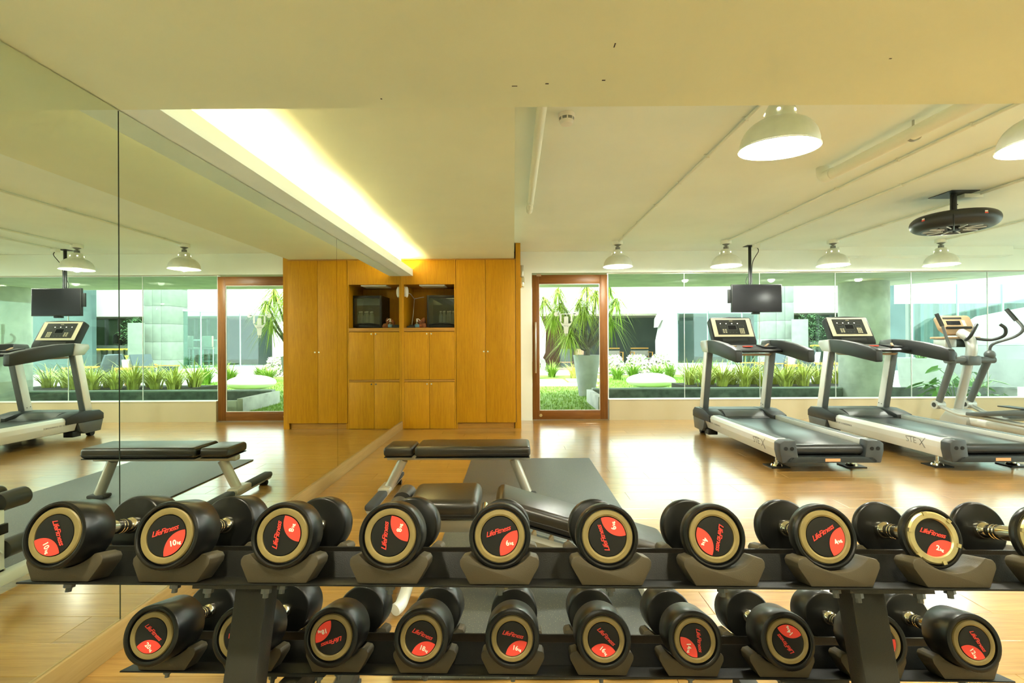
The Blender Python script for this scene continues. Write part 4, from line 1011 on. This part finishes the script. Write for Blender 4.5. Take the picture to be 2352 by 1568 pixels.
for i, (x, y, h, mt) in enumerate([(.62, 15.2, .42, 'blade'), (1.25, 15.9, .36, 'blade'), (1.9, 15.2, .36, 'leaf_pale'), (3.15, 14.7, .34, 'blade'), (3.78, 15.35, .36, 'blade'), (4.35, 14.7, .34, 'blade'), (4.95, 15.35, .36, 'blade'), (5.5, 14.7, .38, 'blade'), (5.62, 13.7, .42, 'blade'), (6.15, 15.4, .40, 'blade')]):
    strappy('grass_clump', ['green ribbon grass clump beside the stepping slabs', 'pale ribbon grass clump behind the stepping slabs', 'green ribbon grass clump in front of the white blossom', 'green ribbon grass clump at the foot of the slanted column'][0 if i < 2 else 1 if i == 2 else 2 if i < 7 else 3], (x, y, GZ if y < 16.8 else GZ-.03), 150, h*1.35, .46, mt, 'ribbon grass clumps', .014, 60+i, .6)
# white blossom bushes
def bush(lab, loc, rx, ry, h, n, leafm, petals, seed, name='blossom_bush', grp=None, ls=.05):
    r_ = random.Random(seed); vs_ = []; fs = []; pv = []; pf = []
    for k in range(n):
        a = r_.uniform(0, 6.28); u = r_.uniform(.2, 1)**.5; zz = r_.uniform(.02, 1)
        p = Vector((rx*u*math.cos(a)*(1-.5*zz*zz), ry*u*math.sin(a)*(1-.5*zz*zz), h*zz))
        tgt = (pv, pf) if r_.random() < petals else (vs_, fs)
        s = ls*r_.uniform(.6, 1.3); d1 = Vector((r_.uniform(-1, 1), r_.uniform(-1, 1), r_.uniform(-.6, 1))).normalized(); d2 = d1.orthogonal().normalized()
        i0 = len(tgt[0]); tgt[0].extend([p-d1*s, p-d2*s*.5, p+d1*s, p+d2*s*.5]); tgt[1].append((i0, i0+1, i0+2, i0+3))
    t = thing(name, lab, 'bush', loc, group=grp)
    me = bpy.data.meshes.new('foliage'); me.from_pydata([tuple(v) for v in vs_], [], fs); link('foliage', me, leafm, t)
    if pv: me = bpy.data.meshes.new('petals'); me.from_pydata([tuple(v) for v in pv], [], pf); link('blossom', me, 'petal', t)
    st_ = MB()
    for k in range(4): st_.tube([(0, 0, 0), (rx*.25*math.cos(k*1.6), ry*.25*math.sin(k*1.6), h*.4), (rx*.4*math.cos(k*1.6), ry*.4*math.sin(k*1.6), h*.75)], .012, seg=6, sub=3)
    st_.build('stem', 'bark', t)
    return t
for i, (x, y) in enumerate([(3.45, 17.0), (4.33, 17.0), (5.18, 17.0)]):
    bush('low bush thick with pale pinkish white blossom behind the white stone', (x, y, GZ-.03), .50, .45, .70, 1100, 'leaf_green', .8, 90+i, grp='blossom bushes', ls=.07)
# white pebble seat
eg = MB().sphere((0, 0, .19), 1, (.60, .42, .19), 40)
for v in eg.bm.verts:
    v.co.z = .19+(v.co.z-.19)*(1.0 if v.co.z > .19 else .95); v.co.x *= 1+.06*math.sin(v.co.y*4); 
    if v.co.x > .2: v.co.z -= (v.co.x-.2)*.10*(v.co.z/.38)
tag(eg.build('pebble_seat', 'ext_egg', loc=(3.38, 11.9, GZ), ang=80), 'large smooth white pebble-shaped seat on the lawn', 'seat')
# tall grey pot with tree
tp = thing('tall_planter', 'tall tapered grey concrete planter on the lawn', 'planter', (1.56, 10.35, GZ))
MB().lathe([(0, 0), (.165, 0), (.17, .01), (.288, .86), (.290, .87), (.268, .87), (.255, .82), (0, .82)], 40).build('pot', 'ext_pot', tp)
MB().lathe([(.256, .815), (.256, .838), (0, .845)], 30).build('soil', 'soil', tp)
tt = thing('planter_tree', 'branching tree with drooping strap leaves growing in the tall planter', 'tree', (1.56, 10.35, GZ+.846))
heads = [(-.05, -.1, .95), (.65, .05, 1.15), (-.7, .05, .85), (-.55, .0, 1.05), (-.28, .15, .62), (-.62, -.1, 1.35), (-.15, -.12, 1.12), (.22, .05, 1.30), (.52, .0, .74), (.05, .2, 1.5), (-.38, -.2, .42), (.50, .1, 1.42), (-.9, .1, 1.2)]
tk = MB()
tk.tube([(0, 0, -.02), (.01, 0, .12), (0, 0, .18)], (.075, .065), seg=10)
for i, hd in enumerate(heads):
    m_ = Vector(hd); tk.tube([(0, 0, .14), (m_.x*.35+.03*math.sin(i*2), m_.y*.4, m_.z*.38), (m_.x*.75, m_.y*.8, m_.z*.75), hd], (.038, .014), seg=8, sub=4)
tk.build('trunk', 'bark', tt, ang=60)
r_ = random.Random(11)
for hd in heads:
    vs_ = []; fs = []
    for k in range(95):
        a = r_.uniform(0, 6.28); el_ = r_.uniform(.1, 1)
        blade_into(vs_, fs, Vector(hd)+Vector((0, 0, r_.uniform(-.08, .06))), .46*el_, .0125*r_.uniform(.7, 1.2), .62*r_.uniform(.25, 1.05), a, 6, .80*r_.uniform(.45, 1.15))
    me = bpy.data.meshes.new('leaf_head'); me.from_pydata([tuple(v) for v in vs_], [], fs); link('leaf_head', me, 'leaf_tree', tt)
# ------------------------------------------------------------------ building across the courtyard
fb_ = struct(MB().box(-6, 13.2, 20.0, 20.3, 2.36, 7.5).build('facade_fascia', 'ext_white'))
struct(MB().box(-6, 12.6, 20.3, 25, 2.42, 2.6).build('lobby_ceiling', 'lobby_ceiling'))
struct(MB().box(-6, 2.9, 24.8, 25.0, 0, 2.5).build('lobby_back_warm', 'lobby_warm'))
struct(MB().box(2.9, 12.6, 24.8, 25.0, 0, 2.5).build('lobby_back', 'lobby_wall'))
struct(MB().box(-6, 12.6, 20.3, 25, -.1, .10).build('lobby_floor', 'deckwood'))
struct(MB().box(-6, -5.8, 20.3, 25, .1, 2.5).build('lobby_side', 'lobby_wall'))
MB().box(-3, 6.5, 20.32, 20.38, 2.30, 2.418).build('warm_strip', 'lobby_ceiling', fb_)
sc_ = thing('slanted_column', 'white slanted concrete column under the courtyard facade', 'column', (6.2, 19.6, GZ-.03))
MB().prism([(-.36, 0), (.34, 0), (.34, 2.04), (-.22, 2.04), (-.38, 1.2)], -.3, .3, 'xz', bev=.01).build('shaft', 'ext_white', sc_)
MB().prism([(-.44, 1.75), (-.28, 2.04), (.34, 2.04), (.34, 2.33), (-.30, 2.33), (-.42, 2.1)], -.28, .28, 'xz').build('capital', 'ext_concrete', sc_)
lf = thing('curved_screen', 'white curved ribbed screen at the side of the courtyard', 'screen', (.82, 13.0, GZ-.03))
MB().prism([(-.9, .75), (-.10, .62), (.03, .9), (.05, 1.5), (-.08, 1.85), (-.30, 2.10), (-.9, 2.2)], 0, .12, 'xz', bev=.01).build('panel', 'ext_white', lf)
for k in range(4):
    MB().tube([(-.55+k*.03, .02, .95-.02*k), (-.22+k*.05, .0, .85-k*.03), (-.08+k*.035, .0, .60), (-.10+k*.03, .02, .42)], .016, seg=8).build('rib', 'ext_concrete', lf)
MB().box(-.9, -.75, 0, .12, 0, .8).build('post', 'ext_white', lf)
# lobby chairs seen through the glass
for i, x in enumerate((4.4, 5.7)):
    c = thing('lobby_chair', ['low wooden lobby armchair behind the blossom', 'low wooden lobby armchair beside the slanted column'][i], 'chair', (x, 21.6, .10), group='lobby chairs')
    MB().box(-.42, .42, -.35, .35, .30, .40, bev=.03).build('seat', 'stool_cloth', c)
    for s in (-.40, .40):
        for q in (-.33, .33): MB().box(s-.02, s+.02, q-.02, q+.02, 0, .62).build('leg', 'teak', c)
        MB().box(s-.025, s+.025, -.36, .36, .62, .65).build('armrest', 'teak', c)
    MB().box(-.40, .40, .30, .35, .78, .83).build('back_rail', 'teak', c); MB().box(-.40, .40, .30, .34, .45, .70).build('backrest', 'stool_cloth', c)
for i, x in enumerate((2.3, 2.9)):
    b_ = thing('barrel_planter', ['dark barrel planter glowing warm inside the lobby', 'copper barrel planter beside the dark one in the lobby'][i], 'planter', (x, 21.2, .10))
    MB().lathe([(0, 0), (.24, 0), (.29, .25), (.29, .55), (.26, .8), (0, .8)], 24).build('body', ['lobby_wall', 'bronze_plastic'][i], b_)
    MB().lathe([(.285, .2), (.30, .2), (.30, .25), (.285, .25)], 24).build('hoop', 'bronze_plastic', b_)
# glass pavilion on a white plinth, running diagonally towards us
pv_ = struct(MB().prism([(6.6, 20.0), (9.0, 16.6), (9.6, 16.6), (12.6, 20.0)], -.1, .32, 'xy').build('pavilion_plinth', 'ext_white'))
struct(MB().prism([(6.6, 20.0), (12.6, 20.0), (12.6, 20.3), (6.6, 20.3)], .0, .11, 'xy').build('pavilion_step', 'ext_white'))
gd = Vector((2.4, -3.4, 0)); gl_ = gd.length; gang = math.atan2(gd.y, gd.x)
pg = struct(empty('window_2', (6.75, 19.95, .32), (0, 0, gang)))
for k in range(3):
    MB().box(k*gl_/3+.01, (k+1)*gl_/3-.01, -.01, .01, 0, 2.05).build('glass_pane', 'far_glass', pg)
    MB().box(k*gl_/3-.02, k*gl_/3+.02, -.02, .02, 0, 2.05).build('mullion', 'pale_frame', pg)
MB().box(0, gl_, -.03, .03, 2.05, 2.12).build('head_channel', 'pale_frame', pg)
stc = thing('stone_column', 'square pale stone-clad column between the pavilion and the plants', 'column', (9.13, 17.0, .0))
for k in range(6):
    for j in range(3): MB().box(-.46+j*.307, -.46+(j+1)*.307-.008, -.45, .45, .04+k*.62, .04+(k+1)*.62-.008, bev=.004).build('stone', 'ext_stone', stc)
MB().box(-.44, .44, -.43, .43, 0, 3.7).build('core', 'ext_stone', stc)
tag(MB().box(9.32, 9.86, 16.2, 16.26, .0, 1.92, bev=.01).build('stone_panel', 'ext_stone'), 'flat pale grey panel standing beside the stone-clad column', 'panel')
# high table with stools inside the pavilion
bt2 = thing('bar_table', 'high bar table behind the pavilion glass', 'table', (9.0, 18.6, .32))
MB().box(-.75, .75, -.3, .3, 1.0, 1.05, bev=.01).build('top', 'pale_frame', bt2)
for s in (-.6, .6): MB().box(s-.06, s+.06, -.06, .06, 0, 1.0).build('leg', 'stool_cloth', bt2)
MB().box(-.02, .02, -.02, .02, 1.05, 1.06).build('table_mat', 'pale_frame', bt2)
for i, (x, y) in enumerate(((8.3, 18.2), (8.95, 18.05), (9.7, 18.2))):
    c = thing('bar_stool', ['bar stool at the lawn end of the high table', 'bar stool at the middle of the high table', 'bar stool at the stone column end of the high table'][i], 'stool', (x, y, .32), group='bar stools')
    MB().box(-.21, .21, -.2, .2, .68, .76, bev=.02).build('seat', 'stool_cloth', c); MB().box(-.21, .21, -.22, -.17, .76, 1.18, bev=.02).build('backrest', 'stool_cloth', c)
    for a in (-.19, .19):
        for q in (-.18, .18): MB().box(a-.015, a+.015, q-.015, q+.015, 0, .68).build('leg', 'pale_frame', c)
    MB().box(-.19, .19, -.19, -.17, .22, .25).build('footrest', 'pale_frame', c)
# counter with monitors, green wall and slats behind
struct(MB().box(13.2, 22, 20.0, 20.3, 2.36, 7.5).build('facade_fascia', 'ext_white'))
struct(MB().box(10.8, 22, 23.4, 23.6, 0, 3.2).build('green_wall', 'lobby_green'))
struct(MB().box(12.6, 22, 20.3, 23.4, 2.42, 2.6).build('counter_ceiling', 'lobby_ceiling'))
ct = thing('counter', 'long pale counter with yellow underglow before the green wall', 'counter', (13.0, 21.0, .0))
MB().box(-.5, 5.5, 0, .6, 1.02, 1.16, bev=.01).build('worktop', 'ext_stone', ct)
MB().box(-.5, 5.5, .1, .14, .96, 1.018).build('glow_strip', 'glow_yellow', ct)
for k in range(24): MB().box(-.45+k*.25, -.31+k*.25, .16, .22, 0, 1.0).build('slat', 'slat_dark' if k % 2 else 'slat', ct)
for i, x in enumerate((12.9, 14.2, 16.3)):
    mo = thing('monitor', ['black desktop monitor at the plant end of the counter', 'black desktop monitor on the middle of the counter', 'black desktop monitor at the far end of the counter'][i], 'monitor', (x, 21.25, 1.16), group='monitors on the counter')
    MB().box(-.32, .32, -.03, .03, .06, .50, bev=.01).build('casing', 'black_plastic', mo); MB().box(-.29, .29, -.034, -.03, .09, .47).build('screen', 'screen', mo)
    MB().box(-.12, .12, -.08, .08, 0, .02).box(-.03, .03, -.02, .02, .02, .07).build('stand', 'black_plastic', mo)
for k in range(26):
    if k % 2 == 0: tag(MB().box(11.2+k*.30, 11.26+k*.30, 22.6, 22.75, 0, 2.4).build('vertical_slat', 'slat'), 'pale vertical slat of the screen in front of the green wall', 'slat', 'vertical slats')
pp2 = thing('potted_shrub', 'dense dark green shrub in a white pot beside the stone-clad column', 'plant', (11.3, 18.6, GZ-.03))
MB().lathe([(0, 0), (.32, 0), (.42, .75), (.38, .75), (.36, .7), (0, .7)], 28).build('pot', 'ext_white', pp2)
for j, (q, w_, h0) in enumerate(((0, .75, 1.25),)):
    r_ = random.Random(55); vs_ = []; fs = []
    for k in range(420):
        a = r_.uniform(0, 6.28); zz = r_.uniform(.6, 2.2); rr = r_.uniform(0, .75)*(1-.35*abs(zz-1.4))
        blade_into(vs_, fs, (rr*math.cos(a), rr*math.sin(a), zz), .18, .022, .28, r_.uniform(0, 6.28), 4, .26)
    me = bpy.data.meshes.new('foliage'); me.from_pydata([tuple(v) for v in vs_], [], fs); link('foliage', me, 'leaf_dark', pp2)
MB().tube([(0, 0, .68), (.05, 0, 1.2), (-.1, .05, 1.8)], .03, seg=8).build('stem', 'bark', pp2)
# lounge chairs, side table, small pot
def lounge(lab, loc, rz):
    c = thing('lounge_chair', lab, 'chair', loc, (0, 0, rz), 'courtyard lounge chairs')
    MB().box(-.32, .32, -.36, .36, .30, .335, bev=.008).build('seat', 'chair_mesh', c)
    MB().box(-.32, .32, -.02, .02, 0, .62, M=Matrix.Translation((0, .36, .30)) @ Matrix.Rotation(R(-18), 4, 'X')).build('backrest', 'chair_mesh', c)
    for s in (-.35, .35):
        MB().box(s-.028, s+.028, -.40, .40, .545, .572, bev=.005).build('armrest', 'teak', c)
        MB().box(s-.006, s+.006, -.36, .36, .36, .53).build('side_mesh', 'chair_mesh', c)
        for q in (-.37, .37): MB().box(s-.014, s+.014, q-.014, q+.014, 0, .545).build('leg', 'pale_frame', c)
    return c
lounge('mesh lounge chair with teak arms behind the teak side table', (8.35, 14.6, GZ-.03), R(200))
lounge('mesh lounge chair with teak arms beside the round concrete column', (8.55, 13.2, GZ-.03), R(75))
lounge('mesh lounge chair with teak arms nearest the spider plants', (6.95, 13.6, GZ-.03), R(-80))
tb = thing('side_table', 'small square teak side table among the lounge chairs', 'table', (7.70, 13.5, GZ-.03))
MB().box(-.21, .21, -.21, .21, .47, .53, bev=.005).build('top', 'teak', tb)
for a in (-.18, .18):
    for q in (-.18, .18): MB().box(a-.028, a+.028, q-.028, q+.028, 0, .469).build('leg', 'teak', tb)
wp = thing('table_plant', 'small plant in a white pot on the teak side table', 'plant', (7.72, 13.5, GZ-.03+.5305))
MB().lathe([(0, 0), (.10, 0), (.115, .22), (.10, .22), (.095, .19), (0, .19)], 24).build('pot', 'ext_white', wp)
r_ = random.Random(8); vs_ = []; fs = []
for k in range(50): blade_into(vs_, fs, (0, 0, .18), .22, .014, .10*r_.random(), r_.uniform(0, 6.28), 4, .05)
me = bpy.data.meshes.new('foliage'); me.from_pydata([tuple(v) for v in vs_], [], fs); link('foliage', me, 'leaf_pale', wp)
# round column carrying the canopy
rc = thing('round_column', 'thick round concrete column holding the canopy outside the window', 'column', (6.68, 9.25, GZ-.03))
MB().cyl((0, 0, 0), (0, 0, 2.279), .405, seg=56).build('shaft', 'ext_concrete', rc)
MB().lathe([(.405, .05), (.412, .05), (.412, .12), (.405, .12)], 56).build('base_band', 'ext_stone', rc)
# bed with large-leaved plant at the right
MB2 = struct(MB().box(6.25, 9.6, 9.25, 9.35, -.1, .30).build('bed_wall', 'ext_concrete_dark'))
ta = thing('large_leaf_plant', 'bright green plant with big heart-shaped leaves outside the window', 'plant', (7.72, 8.45, GZ-.03))
lm = MB().faces([(0, 0, 0), (.07, -.05, .015), (.095, .06, .01), (.06, .16, -.005), (0, .25, -.04), (-.06, .16, -.005), (-.095, .06, .01), (-.07, -.05, .015), (0, .08, -.012)],
                [(0, 1, 8), (1, 2, 8), (2, 3, 8), (3, 4, 8), (4, 5, 8), (5, 6, 8), (6, 7, 8), (7, 0, 8)]).mesh('leaf', 60)
r_ = random.Random(5); stems = MB()
for k in range(34):
    a = r_.uniform(0, 6.28); rr = r_.uniform(.12, .62); zz = r_.uniform(.12, .62)*(1.0 if rr < .4 else .8)
    if k < 3: zz = .55+.07*k; rr = .25
    p = Vector((rr*math.cos(a)*1.25, rr*math.sin(a)*.6, zz))
    stems.tube([(p.x*.15, p.y*.15, 0), (p.x*.5, p.y*.5, zz*.75), p], .006, seg=5, sub=3)
    o = link('leaf', lm, 'leaf_taro', ta, p, (R(r_.uniform(-50, -5)), R(r_.uniform(-25, 25)), a-PI/2)); s = r_.uniform(.7, 1.25); o.scale = (s, s, s)
stems.build('stems', 'leaf_green', ta)
# big pale tub and far right pavilion
tu = thing('pale_tub', 'big pale rounded tub beyond the round column', 'planter', (9.25, 11.0, GZ-.03))
MB().lathe([(0, 0), (.34, 0), (.40, .2), (.43, .6), (.44, .78), (.40, .78), (.38, .7), (0, .68)], 36).build('body', 'ext_stone', tu)
strappy('tub_plant', 'strap-leaved plant growing in the big pale tub', (9.25, 11.0, GZ-.03+.70), 40, .3, .35, 'leaf_green', None, .016, 77, .6)
r2 = struct(MB().box(11.0, 22.0, 13.9, 14.0, 2.25, 5.5).build('side_fascia', 'ext_white'))
struct(MB().box(13.5, 24, 19.0, 19.2, 0, 4.5).build('side_backdrop', 'cyan_wall'))
sg = struct(empty('window_3', (10.6, 12.9, .1), (0, 0, R(4))))
for k in range(5):
    MB().box(k*1.3+.01, (k+1)*1.3-.01, -.01, .01, 0, 2.6).build('glass_pane', 'far_glass', sg)
    MB().box(k*1.3-.02, k*1.3+.02, -.02, .02, 0, 2.6).build('mullion', 'pale_frame', sg)
for k in range(22):
    tag(MB().box(11.9+k*.28, 11.98+k*.28, 14.6, 14.72, .02, 2.6).build('louvre_slat', 'slat_dark' if k % 2 else 'slat'), 'dark upright louvre slat behind the far side glazing' if k % 2 else 'pale upright louvre slat behind the far side glazing', 'slat', 'louvre slats')
tag(MB().prism([(0, 0), (5, 0), (5, 1.5), (.9, .75), (.2, .35)], 0, .2, 'xz', bev=.02).build('reflection_panel', 'ext_stone', loc=(10.9, 12.2, 1.05)), 'white sloping panel standing in for a glass reflection beyond the elliptical trainer', 'panel')  # solid panel modelled after a bright reflection in the far glazing
tag(MB().box(10.9, 16, 12.15, 12.45, 0, 1.05, bev=.02).build('garden_wall', 'ext_grey'), 'pale low garden wall under the sloping white panel', 'wall')
for i, (x, y) in enumerate(((9.6, 10.0), (9.1, 9.8), (10.2, 11.0))):
    strappy('strap_plant', ['strap-leaved plant beside the big pale tub', 'strap-leaved plant at the end of the bed', 'strap-leaved plant at the foot of the pale garden wall'][i], (x, y, GZ-.03), 40, .45, .4, 'leaf_green', 'strap-leaved plants', .018, 130+i, .5)
